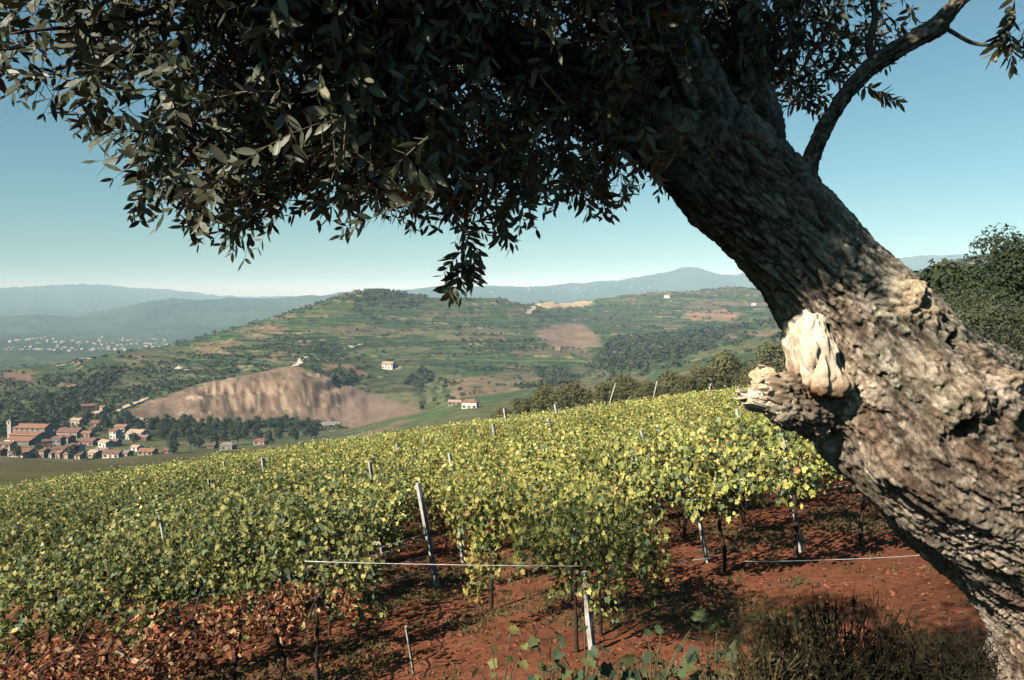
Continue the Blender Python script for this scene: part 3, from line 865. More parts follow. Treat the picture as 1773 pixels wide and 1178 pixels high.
Z8 = lambda zx, zy: (zx / 5.54, 680 + zy / 5.54)
VILLAGE = [  # enlarged-photo x, foot y, width, wall height, wall, roof, turn, label
 (75, 575, 130, 85, 'cream', 'red', .15, 'cream house with low red roof in front of the church, leftmost of the village'),
 (228, 660, 215, 48, 'white', 'red', .25, 'long low white house at the lower left end of the village'),
 (345, 600, 90, 34, 'white', 'pale', .4, 'small pale roofed shed behind the long low white house'),
 (412, 610, 105, 66, 'pink', 'red', .3, 'pinkish house right of the long low white house'),
 (470, 520, 105, 62, 'brown', 'brown', -.35, 'brown roofed barn just right of the church front'),  # brown wall colour paints in the shadow on this front
 (570, 520, 90, 90, 'grey', 'red', .2, 'tall grey house in the tight cluster at village middle'),
 (640, 480, 130, 62, 'pink', 'red', .3, 'pinkish red-roofed house in the tight cluster at village middle'),
 (690, 420, 210, 56, 'cream', 'red', .12, 'long cream building with a straight red roof behind the cluster'),
 (735, 572, 125, 74, 'white', 'red', .45, 'bright white gabled house in the village centre'),
 (600, 575, 120, 54, 'brown', 'brown', .15, 'dark shaded house left of the bright white gabled one'),  # shade on the house is put into its brown wall colour
 (580, 655, 80, 56, 'pink', 'orange', .35, 'pink house with orange roof at the lower village edge'),
 (520, 660, 52, 44, 'white', 'red', .6, 'tiny white gable beside the pink house at the lower edge'),
 (632, 640, 95, 48, 'cream', 'orange', .1, 'cream cottage right of the pink house at the lower edge'),
 (860, 495, 155, 44, 'pink', 'red', .2, 'broad red roof house right of the bright white gable'),
 (745, 325, 100, 52, 'cream', 'pale', .2, 'cream house at the upper edge of the village'),
 (850, 215, 112, 86, 'brown', 'red', -.45, 'tall brown farmhouse standing apart above the village'),
 (985, 205, 82, 62, 'cream', 'orange', .5, 'cream farmhouse beside the tall brown one above the village'),
 (940, 215, 80, 22, 'cream', 'pale', .3, 'low shed between the two farmhouses above the village'),
 (965, 325, 150, 30, 'pink', 'red', .1, 'low wide red-roofed house at the upper right of the village'),
 (835, 420, 110, 40, 'pink', 'orange', .15, 'small orange-roofed house behind the bright white gable'),
 (1112, 440, 92, 76, 'white', 'red', .5, 'tall white house at the right of the village'),
 (1175, 370, 120, 44, 'cream', 'orange', .25, 'orange-roofed cream house above the tall white house'),
 (1245, 445, 90, 46, 'white', 'pale', .55, 'white house with pale roof right of the tall white one'),
 (1325, 410, 165, 30, 'white', 'pale', .3, 'long pale-roofed house at the upper right of the village'),
 (1020, 515, 125, 50, 'white', 'pale', .55, 'white-roofed house catching the sun at village middle right'),  # pale roof colour paints in the sunlight on the tiles
 (1110, 500, 80, 44, 'cream', 'orange', .4, 'cream house below the tall white house'),
 (915, 615, 105, 58, 'cream', 'pale', .45, 'cream gabled house at the lower middle of the village'),
 (1095, 640, 165, 48, 'white', 'red', .12, 'wide red-roofed white house at the lower right of the village'),
 (985, 570, 130, 24, 'grey', 'grey', .2, 'grey-roofed house at the lower middle of the village'),
 (1215, 610, 90, 40, 'grey', 'grey', .3, 'house in bluish grey shade right of the wide red-roofed one'),  # grey walls carry the shade as colour
 (1315, 555, 82, 40, 'white', 'pale', .4, 'small white house right of village middle'),
 (1420, 595, 148, 40, 'cream', 'orange', .12, 'bright orange-roofed house at the right end of the village'),
 (1395, 460, 80, 34, 'brown', 'orange', .3, 'small brown shed under the long pale-roofed house'),
 (1625, 568, 96, 26, 'pink', 'red', .15, 'lone red-roofed cottage right of the village end'),
 (770, 640, 70, 40, 'cream', 'brown', .3, 'little brown-roofed cottage at the lower village edge'),
 (500, 420, 60, 40, 'grey', 'brown', .1, 'grey outhouse behind the brown barn'),
 (905, 375, 60, 40, 'white', 'brown', .5, 'small white outhouse behind the broad red roof'),
 (20, 600, 50, 55, 'brown', 'red', .3, 'dark house at the left edge of the picture below the church'),
]
for (zx, zy, w, h, wa, ro, rt, lab) in VILLAGE:
    u, v = Z8(zx, zy)
    p = ground_at(u, v, 480, 900)
    k = p[1] / FPX / 5.54
    ww = w * k
    house(p, ww, max(5.0, ww * .72), h * k, -rt, wa, ro, lab, 'village houses', pitch=.42)

# church with bell tower
p = ground_at(45, 765, 480, 800)
K = p[1] / FPX
ch = link('church', None, None, p, -.12)
ch.scale = (1, 1, .80)
tag(ch, 'long stone church with tiered orange roofs at the left end of the village', 'church')
def part_box(name, parent, x, y, z, sx, sy, sz, colr, mat='plaster'):
    return link(name, Geo().add(*box(x, y, z, sx, sy, sz), colr).mesh(name, [M[mat]]), parent)
def shed_roof(parent, x0, x1, y0, y1, z0, z1, colr):
    V = np.array([[x0, y0, z0], [x1, y0, z0], [x1, y1, z1], [x0, y1, z1]]); V = np.concatenate([V, V - [0, 0, .3]])
    F = np.array([[0, 1, 2, 3], [7, 6, 5, 4], [0, 4, 5, 1], [1, 5, 6, 2], [2, 6, 7, 3], [3, 7, 4, 0]])
    return link('roof', Geo().add(V, F, colr).mesh('roof', [M['roof']]), parent)
Wc = 66 * K
part_box('wall', ch, 0, 6, 5, Wc, 9, 16, (.30, .27, .23))
shed_roof(ch, -Wc / 2 - .5, Wc / 2 + .5, 1, 6, 12.6, 15.4, ROOFS['orange'])
shed_roof(ch, -Wc / 2 - .5, Wc / 2 + .5, 11, 6, 12.6, 15.4, ROOFS['red'])
part_box('aisle_wall', ch, 4 * K, -1.5, 2.5, 52 * K, 6, 11, (.38, .33, .28))
shed_roof(ch, (4 - 27) * K, (4 + 27) * K, -5.2, 1.4, 7.6, 9.6, ROOFS['orange'])
part_box('chapel_wall', ch, 6 * K, -8, 0, 44 * K, 7, 9, (.24, .21, .18))
shed_roof(ch, (6 - 23) * K, (6 + 24) * K, -12, -4.6, 4.2, 6.8, ROOFS['orange'])
fac = part_box('facade', ch, -7 * K, -11.8, -.5, 18 * K, 1.2, 10, WALLS['white'])
for i in range(5):
    link('window', window_mesh, ch, ((-16 + i * 10) * K, -4.56, 6.2), 0, (1.3, 1, 1.2))
    link('window', window_mesh, ch, ((-20 + i * 10) * K, 1.44, 10.9), 0, (1.3, 1, 1.0))
link('window', window_mesh, ch, (-7 * K, -12.45, 2.4), 0, (1.6, 1, 1.6))
tw = link('bell_tower', None, None, ground_at(19, 763, 470, 800), -.12)
tw.scale = (.85, .85, .58)
tag(tw, 'slim pale bell tower beside the church', 'bell tower')
part_box('shaft', tw, 0, 0, 8, 3.4, 3.4, 24, (.50, .46, .40))
part_box('belfry', tw, 0, 0, 22.2, 3.8, 3.8, 4.2, (.56, .52, .46))
V = np.array([[-2.1, -2.1, 24.3], [2.1, -2.1, 24.3], [2.1, 2.1, 24.3], [-2.1, 2.1, 24.3], [0, 0, 27.6]])
link('roof', Geo().add(V, [np.array([[0, 1, 4], [1, 2, 4], [2, 3, 4], [3, 0, 4]]), np.array([[3, 2, 1, 0]])], ROOFS['red']).mesh('roof', [M['roof']]), tw)
link('window', window_mesh, tw, (0, -1.93, 22.2), 0, (1.3, 1, 1.6))
wi = link('window', window_mesh, tw, (-1.93, 0, 22.2), 0, (1.3, 1, 1.6)); wi.rotation_euler = (0, 0, math.pi / 2)

OUTLYING = [  # u, v of foot, near, far, width px, wall px, wall, roof, turn, hip, label
 (352, 731, 560, 800, 26, 9, 'white', 'orange', .1, False, 'white farmhouse with orange roof at the quarry foot'),
 (396, 777, 400, 700, 24, 10, 'grey', 'grey', .3, True, 'grey-roofed house behind the vine crest left of centre'),
 (452, 770, 400, 700, 22, 8, 'pink', 'red', .3, True, 'red hipped-roof house peeping over the vine crest'),
 (368, 776, 400, 700, 14, 7, 'brown', 'brown', .2, False, 'small dark shed left of the grey-roofed house'),
 (572, 738, 560, 720, 34, 5, 'white', 'grey', -.1, False, 'long low white shed at the right foot of the quarry'),
 (814, 706, 480, 700, 27, 12, 'white', 'orange', .2, True, 'white farmhouse with orange roof above the vine crest at centre'),
 (788, 702, 480, 700, 22, 6, 'pink', 'pale', .15, False, 'low pinkish outbuilding left of the white farmhouse'),
 (673, 633, 780, 1200, 20, 9, 'white', 'pale', .3, False, 'lone white house on the terraced hillside'),
 (967, 604, 800, 1500, 8, 5, 'pink', 'orange', .3, False, 'tiny orange house at the edge of the bare field'),
 (1155, 515, 1300, 2100, 10, 4, 'white', 'pale', .4, False, 'small white house near the right hill crest'),
 (1305, 525, 1000, 2100, 8, 4, 'white', 'pale', .3, False, 'tiny white house on the hill beside the olive trunk'),
]
for (u, v, a, b, w, h, wa, ro, rt, hip, lab) in OUTLYING:
    p = ground_at(u, v, a, b)
    k = p[1] / FPX
    house(p, w * k, max(5, w * k * .6), h * k, -rt, wa, ro, lab, None, hip=hip, pitch=.42)

# far town on the plain and farms on the far ridges: each a small gabled block
def far_houses():
    r = np.random.default_rng(9)
    vs = []
    for i in range(5):
        x, y, h = 8 + 4 * r.random(), 6, 5 + 3 * r.random()
        V = np.array([[-x, -y, -4], [x, -y, -4], [x, y, -4], [-x, y, -4], [-x, -y, h], [x, -y, h], [x, y, h], [-x, y, h], [-x, 0, h + 3], [x, 0, h + 3]])
        vs.append(mesh_from('far_house', V, [np.array([[0, 1, 5, 4], [2, 3, 7, 6], [4, 5, 9, 8], [6, 7, 8, 9]]), np.array([[1, 2, 6, 9, 5], [3, 0, 4, 8, 7]])],
                            np.concatenate([np.tile([.40, .37, .33], (8, 1)), np.tile([.36, .24, .18], (2, 1))]), [M['plaster']]))
    def put(u, v, lo, hi, label, group, s):
        p = ground_at(u, v, lo, hi)
        o = link('far_house', vs[r.integers(0, 5)], None, p, r.uniform(-.6, .6), s)
        tag(o, label, 'house', group)
    for i in range(150):
        u = 300 * r.random() ** .8 - 10
        v = 613 - 22 * r.random() ** 1.2 - (u / 300) * 10 + 5 * r.normal()
        put(u, v, 2300, 5600, 'tiny pale house of the far town on the hazy plain', 'houses of the far town', r.uniform(.25, .62))
    for i in range(12):
        put(20 + 45 * r.random(), 585 + 8 * r.random(), 2300, 5600, 'tiny pale house of the hamlet left of the far town', 'houses of the far hamlet', r.uniform(.25, .55))
    for i in range(26):
        u = r.uniform(740, 1320)
        v = np.interp(u, [740, 900, 1100, 1200, 1320], [508, 505, 495, 490, 486]) + r.uniform(-4, 12)
        put(u, v, 5200, 8200, 'tiny pale farmhouse on the far blue ridge', 'farmhouses on the far ridge', r.uniform(.4, 1.0))
far_houses()

# ------------------------------------------------------------------ haze
def build_haze():
    m = bpy.data.materials.new('haze')
    m.use_nodes = True
    nt = m.node_tree; nt.nodes.clear()
    pv = nt.nodes.new('ShaderNodeVolumePrincipled')
    pv.inputs['Color'].default_value = (*HAZE_COLOR, 1)
    pv.inputs['Density'].default_value = HAZE_DENSITY
    pv.inputs['Absorption Color'].default_value = (1, 1, 1, 1)   # scatters, hardly absorbs
    pv.inputs['Anisotropy'].default_value = -0.3
    out = nt.nodes.new('ShaderNodeOutputMaterial')
    nt.links.new(pv.outputs[0], out.inputs['Volume'])
    V, F = box(0, 0, 0, 92000, 92000, 3000)
    V[:, 2] += 480 - 1500          # top just above the far ridges
    o = link('haze', mesh_from('haze', V, F, None, [m]))
    kind(o, 'stuff')
if HAZE_DENSITY > 0:
    build_haze()

# ------------------------------------------------------------------ vineyard
RDIR = np.array([math.cos(math.radians(9)), math.sin(math.radians(9))]); NDIR = np.array([-RDIR[1], RDIR[0]])
VY = np.array([[.33, .30, .075], [.25, .25, .06], [.44, .38, .12], [.17, .19, .055], [.56, .45, .16], [.11, .15, .06], [.075, .11, .05], [.36, .20, .08]])
VG = np.array([[.17, .175, .05], [.13, .145, .05], [.24, .225, .065], [.08, .105, .05], [.32, .28, .09], [.06, .085, .04], [.13, .18, .10], [.42, .34, .12]])
VR = np.array([[.27, .085, .038], [.34, .14, .06], [.20, .055, .028], [.38, .20, .09], [.24, .10, .05], [.15, .05, .03], [.42, .26, .13], [.16, .085, .05]])

def canopy_leaf_cols(n, pal, r, w=None):
    c = pal[r.choice(len(pal), n, p=w)]
    return np.minimum(c * (.95 + .85 * r.random(n))[:, None], .75)

def vine_foliage(seed, pal, w=None, front=1.0, n=2350, red=False, half=1.55, ln=.75, drop=(.2, .95)):
    r = np.random.default_rng(seed)
    P, D, N = [], [], []
    if not red:
        # roof of the pergola: x along the row, y across it
        k = int(n * .62)
        x = r.uniform(-ln, ln, k); y = r.uniform(-half, half, k)
        hump = .20 * np.cos(y / half * 1.5) + .24 * fbm(np.stack([x * 1.7, y * 1.7, x * 0 + seed], 1), 2, seed)
        z = 1.50 + hump + r.normal(0, .10, k) - .10 * (r.random(k) < .3) + (r.random(k) < .10) * r.uniform(.05, .35, k)
        P.append(np.stack([x, y, z], 1))
        N.append(unit(np.array([-.32, -.34, .55]) + .9 * rand_dirs(k, r)))
        # curtains of shoots hanging at both edges and at the row line
        k2 = n - k
        sh = int(9 * front) + 4
        sx = r.uniform(-ln, ln, sh); sy = np.where(r.random(sh) < .62, -half + r.uniform(-.12, .35, sh), half - r.uniform(-.1, .4, sh))
        sl = r.uniform(*drop, sh)
        i = r.integers(0, sh, k2)
        t = r.random(k2)
        x = sx[i] + r.normal(0, .07, k2); y = sy[i] + r.normal(0, .09, k2); z = 1.55 - t * sl[i]
        P.append(np.stack([x, y, z], 1))
        N.append(unit(np.array([-.38, -.5, .32]) + .85 * rand_dirs(k2, r)))
    else:
        sh = 26
        sx = r.uniform(-ln, ln, sh); sy = r.normal(0, .32, sh); sl = r.uniform(*drop, sh)
        i = r.integers(0, sh, n); t = r.random(n)
        x = sx[i] + r.normal(0, .09, n); y = sy[i] + r.normal(0, .12, n); z = 1.52 - t * sl[i] + r.normal(0, .05, n)
        P.append(np.stack([x, y, z], 1)); N.append(unit(np.array([-.3, -.5, .4]) + .9 * rand_dirs(n, r)))
    P = np.concatenate(P); N = np.concatenate(N); m = len(P)
    D = unit(np.array([0, -.1, -.55]) + .8 * rand_dirs(m, r))
    L = (.055 + .05 * r.random(m) if red else .038 + .055 * r.random(m) ** 1.2)
    V, F, ix = leaves(P, D, N, L, L * (.75 if red else 1.0), 'lobed', 1.5 if red else 0.4)
    c = canopy_leaf_cols(m, pal, r, w)
    g = Geo().add(V, F, c[ix])
    return g.mesh('foliage', [M['vine_leaf']])

def vine_trunk(seed, h=1.5, arms=True):
    r = np.random.default_rng(seed)
    pts = [np.array([0, 0, -.15])]
    for k in range(1, 6):
        pts.append(np.array([r.normal(0, .035) + (k > 3) * .02, r.normal(0, .035), h * k / 5]))
    g = Geo()
    P = catmull(pts, 16)
    V, F = tube(P, np.linspace(.036, .022, 16) * (1 + .15 * r.normal(size=16)), 7)
    g.add(V, F)
    if arms:
        for s in (-1, 1):
            q = [P[-2], P[-2] + np.array([.1 * r.normal(), s * .5, .12]), P[-2] + np.array([.2 * r.normal(), s * 1.3, .1])]
            V, F = tube(catmull(q, 8), np.linspace(.018, .007, 8), 5); g.add(V, F)
    return g.mesh('trunk', [M['vine_bark']], True)

wy = np.array([.26, .22, .12, .13, .06, .10, .07, .04]); wy /= wy.sum()
wg = np.array([.22, .19, .16, .12, .10, .08, .08, .05]); wg /= wg.sum()
FY = [vine_foliage(200 + i, VY, wy) for i in range(4)]
FG = [vine_foliage(220 + i, VG, wg, n=2350) for i in range(3)]
FM = [vine_foliage(240 + i, np.concatenate([VY, VG]), np.concatenate([wy, wg]) / 2, n=2350) for i in range(3)]
FRD = [vine_foliage(260 + i, VR, None, n=460, red=True, half=.5, ln=.7, drop=(.3, 1.1)) for i in range(3)]
FRT = [vine_foliage(270 + i, VR, None, n=170, red=True, half=.5, ln=.7, drop=(.1, .45)) for i in range(3)]
FO = [vine_foliage(290 + i, np.concatenate([VY, VG]), np.concatenate([wy, wg]) / 2, n=1900, half=1.3, drop=(.05, .40)) for i in range(3)]
FT = [vine_foliage(280 + i, np.concatenate([VY, VG]), np.concatenate([wy, wg]) / 2, n=1300, half=1.0) for i in range(2)]
VT = [vine_trunk(300 + i) for i in range(5)]

def put_vine(x, y, fol, tr, rz, s, label, group, sz=1.0, trunk=True):
    z = ground_z(x, y)[0]
    o = link('grape_vine', None, None, (x, y, z), rz, (s, s, sz))
    tag(o, label, 'vine', group)
    if trunk:
        link('trunk', tr, o)
    kind(link('foliage', fol, o), 'stuff')
    return o

ORD = 'first second third fourth fifth sixth seventh eighth ninth tenth eleventh twelfth thirteenth fourteenth fifteenth sixteenth'.split()
def plant_vines():
    r = np.random.default_rng(55)
    spots = []
    for k in range(1, 40):
        n = 9.0 + 3.0 * k
        for a in np.arange(-80, 60, 1.25):
            a2 = a + (k % 3) * .4 + r.uniform(-.12, .12)
            xy = RDIR * a2 + NDIR * (n + r.uniform(-.12, .12))
            x, y = xy
            if y < 8:
                continue
            tu = x / y
            if tu < -.69 or tu > .60:
                continue
            # the open soil at right below the olive trunk has no vines near the front
            uu, vv = proj(np.array([x, y, ground_z(x, y, False)[0] + 1.5]))
            if k == 1 and (-2.7 < x < -1.0):
                continue                       # gap in the second row around the tall white post
            if k == 2 and (-2.4 < x < -1.1):
                continue
            if k <= 2 and x > 3.0 and r.random() < .38: continue
            if k == 1 and x > 6.3: continue
            if k == 2 and x > 7.6: continue
            if k == 3 and x > 9.0: continue
            if k >= 4 and tu > .50: continue
            spots.append((math.hypot(x, y), x, y, k))
    spots.sort()
    near, rest = spots[:285], spots[285:]
    words = {1: 'front row facing the open red soil', 2: 'second full row of the vineyard', 3: 'third full row of the vineyard'}
    for i, (d, x, y, k) in enumerate(near):
        side = x / y
        mixv = side + .25 * float(fbm(np.array([[x / 5, y / 5, 0]]), 2, 71)[0]) + (y - 14) * .02
        fol = FG if mixv < -.30 else (FM if mixv < .0 else FY)
        f = fol[r.integers(0, len(fol))]
        open_edge = k == 1 and x > -1.1
        if open_edge and r.random() < .25:
            f = FT[r.integers(0, 2)]
        if k <= 2 and x > 1.9:
            f = FO[r.integers(0, 3)] if x < 4.4 or r.random() < .35 else FRT[0] if False else FT[r.integers(0, 2)] if r.random() < .15 else FO[r.integers(0, 3)]
        where = 'left' if side < -.22 else ('middle' if side < .12 else 'right')
        row = words.get(k, 'further rows')
        lab = f'grape vine of the {row}, {where} part'
        if k == 1:
            same = sorted(q[1] for q in near if q[3] == 1 and (q[1] < -1.8) == (x < -1.8))
            j = same.index(x) if x >= -1.8 else len(same) - 1 - same.index(x)
            lab = ORD[j] + ' grape vine of the front row ' + ('right' if x >= -1.8 else 'left') + ' of the tall leaning post'
        put_vine(x, y, f, VT[i % 5], math.radians(9) + (math.pi if (k > 1 and r.random() < .25) else 0) + r.uniform(-.1, .1), r.uniform(.94, 1.1), lab,
                 f'grape vines, {row}, {where}', r.uniform(.93, 1.08) * (1.12 if k <= 2 and x > 2.2 else 1))
    return rest
rest_vines = plant_vines()

# red, dried vines in the nearest row at lower left
REDV = [(95, 'withered red vine at the lower left corner'), (175, 'withered red vine, second from the lower left corner'), (255, 'withered red vine, third from the lower left corner'),
        (335, 'withered red vine in the middle of the dried row'), (410, 'withered red vine with bare stem beside the dark shadow'), (480, 'thin orange withered vine near the end of the dried row'),
        (550, 'last sparse orange withered vine of the dried row, under the slack wires'), (10, 'withered red vine cut by the left edge')]
for i, (u, lab) in enumerate(REDV):
    a = slopes(u, 1000)[0]
    y = 9.3 / (NDIR[1] + a * NDIR[0]); x = a * y
    s = 1.0 if i < 4 or i == 8 else .8
    thin = u > 285
    put_vine(x, y, (FRT if thin else FRD)[i % 3], VT[(i + 2) % 5], math.radians(9) + (i % 2) * math.pi, s, lab, 'withered red vines', (.82 if thin else .66))
# green vines standing alone at the front post
for (u, y, f, lab) in ((1000, 9.5, FT[0], 'green vine climbing the front white post'), (1042, 10.1, FT[1], 'green vine just right of the front white post')):
    put_vine(slopes(u, 1000)[0] * y, y, f, VT[3], .2, .8, lab, 'vines at the front post', 1.0)

def far_canopy():
    r = np.random.default_rng(66)
    m = 330000
    y0, y1 = 20, 112
    y = np.sqrt(r.uniform(y0 ** 2, y1 ** 2, m))
    tu = r.uniform(-.75, .60, m)
    x = tu * y
    # keep off the area of the single vines
    dlim = max(0, rest_vines[0][0]) if rest_vines else 30
    d = np.hypot(x, y)
    kk = (d > dlim - .6) & ~((tu > .50)) & (d < 100 + 8 * fbm(np.stack([x / 9, y / 9, x * 0], 1), 2, 72))
    x, y = x[kk], y[kk]; m = len(x)
    nn = (x * NDIR[0] + y * NDIR[1] - 9) / 3.0
    rowp = np.cos((nn - np.round(nn)) * 2 * math.pi)
    z = ground_z(x, y, False) + 1.44 + .17 * rowp + .26 * fbm(np.stack([x * .9, y * .9, x * 0], 1), 3, 73) + r.normal(0, .08, m) + (r.random(m) < .08) * r.uniform(0, .35, m)
    P = np.stack([x, y, z], 1)
    N = unit(np.array([-.35, -.42, .5]) + .9 * rand_dirs(m, r))
    D = unit(np.array([0, -.1, -.5]) + .8 * rand_dirs(m, r))
    L = (.070 + .070 * r.random(m)) * (1 + .006 * y)
    V, F, ix = leaves(P, D, N, L, L * .95, 'card')
    mixv = x / y + .3 * fbm(np.stack([x / 6, y / 6, x * 0], 1), 2, 74) + .25
    pick = r.random(m) < np.clip(.45 + mixv * 1.2, 0.12, 1)
    c = np.where(pick[:, None], canopy_leaf_cols(m, VY, r, wy), canopy_leaf_cols(m, VG, r, wg))
    c = c * (1 + .45 * fbm(np.stack([x / 2.2, y / 2.2, x * 0], 1), 3, 75))[:, None]
    o = link('vine_canopy', mesh_from('vine_canopy', V, F, c[ix], [M['vine_leaf']]))
    kind(o, 'stuff', 'unbroken green and yellow vine canopy reaching the crest', 'vine canopy')
far_canopy()

# ------------------------------------------------------------------ white posts
def canopy_hit(u, v, h=1.72):
    a, b = slopes(u, v)
    ys = np.linspace(8, 110, 2500)
    z = ground_z(a * ys, ys, False) + h
    k = np.nonzero(b * ys <= z)[0]
    return ys[k[0]] if len(k) else 95.0

def post(top, foot, y, width, label, group='white vineyard posts', name='vineyard_post'):
    """top and visible foot in photo pixels; y = distance; stands in the ground"""
    t = at(top[0], top[1], y)
    f = at(foot[0], foot[1], y)
    axis = t - f
    k = np.linspace(0, 1, 200)[:, None]
    L = f + (t - f) * k
    gz = ground_z(f[0], f[1])[0]
    e = unit(axis)
    if e[2] < .3:
        e = np.array([0, 0, 1.0])
    base = f + e * ((gz - f[2]) / max(e[2], .3)) - e * .12
    w = width * y / FPX
    P = np.array([base, base + (t - base) * .25, base + (t - base) * .5, base + (t - base) * .75, t])
    V, Fq = tube(P, np.linspace(1.0, .9, 5) * w * .62, 4)
    rr = np.random.default_rng(int(top[0] * 7 + top[1]))
    V += rr.normal(0, w * .03, V.shape)
    V -= base
    o = link(name, Geo().add(V, Fq).mesh(name, [M['concrete']]), None, base)
    tag(o, label, 'post', group)
    return o

post((1012, 990), (1026, 1132), 9.4, 11, 'white post at the front of the bare soil, lowest in the vineyard')
post((724, 836), (756, 1012), 13.9, 9, 'tall leaning white post left of centre above the gap in the vines')
post((791, 880), (803, 976), 16.0, 7, 'thin white post in the gap just right of the tall leaning one')
post((1350, 712), (1384, 940), 13.2, 7, 'white post beside the bare trunks, nearest the olive tree')
post((1276, 708), (1281, 752), None or canopy_hit(1281, 752), 7, 'white post below the broken olive stub')
POSTS = [(640, 800, 646, 842, 7, 'white post in the middle distance left of the tall leaning one'), (454, 793, 459, 826, 7, 'white post near the left crest, brightest of that group'),
         (388, 799, 391, 820, 5, 'thin white post near the left crest below the red hipped house'), (361, 830, 365, 856, 5, 'thin white post at left just below the crest'),
         (277, 892, 284, 932, 8, 'white post alone in the green vines at left'), (193, 878, 194, 900, 5, 'small post in the green vines at far left'),
         (778, 785, 783, 812, 7, 'short white post above centre of the vineyard'), (853, 734, 858, 762, 6, 'white post near the crest at centre'),
         (873, 707, 877, 736, 5, 'thin post on the crest at centre'), (949, 725, 957, 757, 7, 'leaning white post near the crest right of centre'),
         (961, 700, 965, 720, 5, 'small white post on the crest right of centre'), (1110, 745, 1117, 772, 6, 'white post in the yellow canopy right of centre'),
         (1066, 664, 1060, 684, 5, 'first leaning post on the crest before the scrub trees'), (1138, 660, 1133, 682, 5, 'second leaning post on the crest before the scrub trees'),
         (1231, 664, 1227, 682, 5, 'third leaning post on the crest before the scrub trees'), (1278, 671, 1286, 690, 4, 'thin tilted post left of the broken stub'),
         (1310, 690, 1303, 714, 6, 'short post just under the broken stub'), (1190, 783, 1196, 816, 7, 'white post at right above the crossed stakes'),
         (687, 769, 690, 792, 6, 'dim white post above the tall leaning one'), (734, 757, 737, 775, 5, 'small white post near the crest left of centre'),
         (828, 744, 831, 762, 5, 'small pale post near the crest beside the centre one'), (1064, 755, 1067, 772, 5, 'little white post in the yellow canopy'),
         (1232, 680, 1234, 692, 4, 'tiny white post on the crest beside the third leaning one'), (940, 770, 943, 786, 5, 'pale post in the yellow canopy at centre')]
for (u0, v0, u1, v1, w, lab) in POSTS:
    y = canopy_hit(u1, v1) + .8
    y = min(y, 92)
    post((u0, v0), (u1, v1), y, w * (.42 if y > 55 else .9), lab)
# crossed stakes at the right of the vineyard
def stake(a, b, y, w, label):
    p, q = at(*a, y), at(*b, y + .15)
    V, F = tube(np.array([p, (p + q) / 2 + [0, 0, .01], q]), w * y / FPX * .5, 5)
    V -= q
    tag(link('wooden_stake', Geo().add(V, F).mesh('wooden_stake', [M['concrete']]), None, q), label, 'stake', 'pale stakes tied in the vines')
stake((1180, 823), (1211, 846), 13.2, 8, 'short thick pale stake tilting over the vines right of centre')
stake((1155, 832), (1205, 838), 13.4, 3, 'thin pale stick crossing the short thick stake')
stake((1271, 813), (1293, 841), 12.8, 8, 'pale tilted stake nearest the right end of the vines')

stake((703, 1085), (716, 1165), 9.3, 5, 'thin dry stick standing in the shaded soil at bottom left of centre')
stake((200, 1128), (300, 1178), 8.6, 5, 'pale dry cane lying over the withered vines')

# ------------------------------------------------------------------ wires
def wire(pts, rad, label, group='trellis wires'):
    P = np.array([at(*p) for p in pts])
    P = catmull(P, 14) if len(P) > 2 else P[0] + (P[1] - P[0]) * np.linspace(0, 1, 12)[:, None]
    s = np.linspace(-1, 1, len(P)); P[:, 2] -= .03 * (1 - s ** 2)
    o0 = P[0].copy()
    V, F = tube(P - o0, rad, 5)
    tag(link('trellis_wire', Geo().add(V, F).mesh('trellis_wire', [M['wire']], True), None, o0), label, 'wire', group)
wire([(528, 972, 8.8), (1020, 976, 9.3), (1235, 966, 9.8)], .0062, 'long bright wire stretched across the open soil at centre')
wire([(1190, 866, 11.2), (1360, 850, 11.6), (1530, 832, 12.0)], .0075, 'bright wire running from the vines to the olive trunk')
wire([(1385, 804, 12.6), (1470, 788, 12.9)], .008, 'short upper wire end behind the olive trunk')
wire([(1290, 972, 9.6), (1480, 964, 9.9), (1650, 957, 10.2)], .005, 'thin dark wire low over the bare red soil at right')
for i, (p, q) in enumerate((((235, 1062, 10.2), (735, 938, 12.8)), ((300, 1046, 10.4), (735, 925, 12.8)), ((330, 1068, 10.2), (742, 962, 12.8)), ((420, 1062, 10.0), (748, 985, 12.8)))):
    wire([p, q], .0048, ['topmost but one', 'topmost', 'third', 'lowest'][i] + ' of the slack wires fanning left from the tall post', 'slack wires')

# ------------------------------------------------------------------ the old olive tree in front
OT_BASE = at(1930, 1200, 3.35)
OT_BASE[2] = ground_z(OT_BASE[0], OT_BASE[1])[0]
olive = link('olive_tree', None, None, OT_BASE)
tag(olive, 'old leaning olive tree with gnarled trunk and dark crown overhanging the view', 'tree')
def opart(name, mesh, parent=None):
    o = link(name, mesh, parent or olive)
    return o
LIT = [(1395, 235), (1440, 200), (1450, 260), (1395, 300), (1395, 545), (1400, 400), (1440, 345), (1500, 400), (1600, 470), (1773, 640), (1950, 900), (1950, 1400), (1600, 1400), (1450, 900), (1350, 760), (1270, 740), (1260, 600), (1330, 530)]

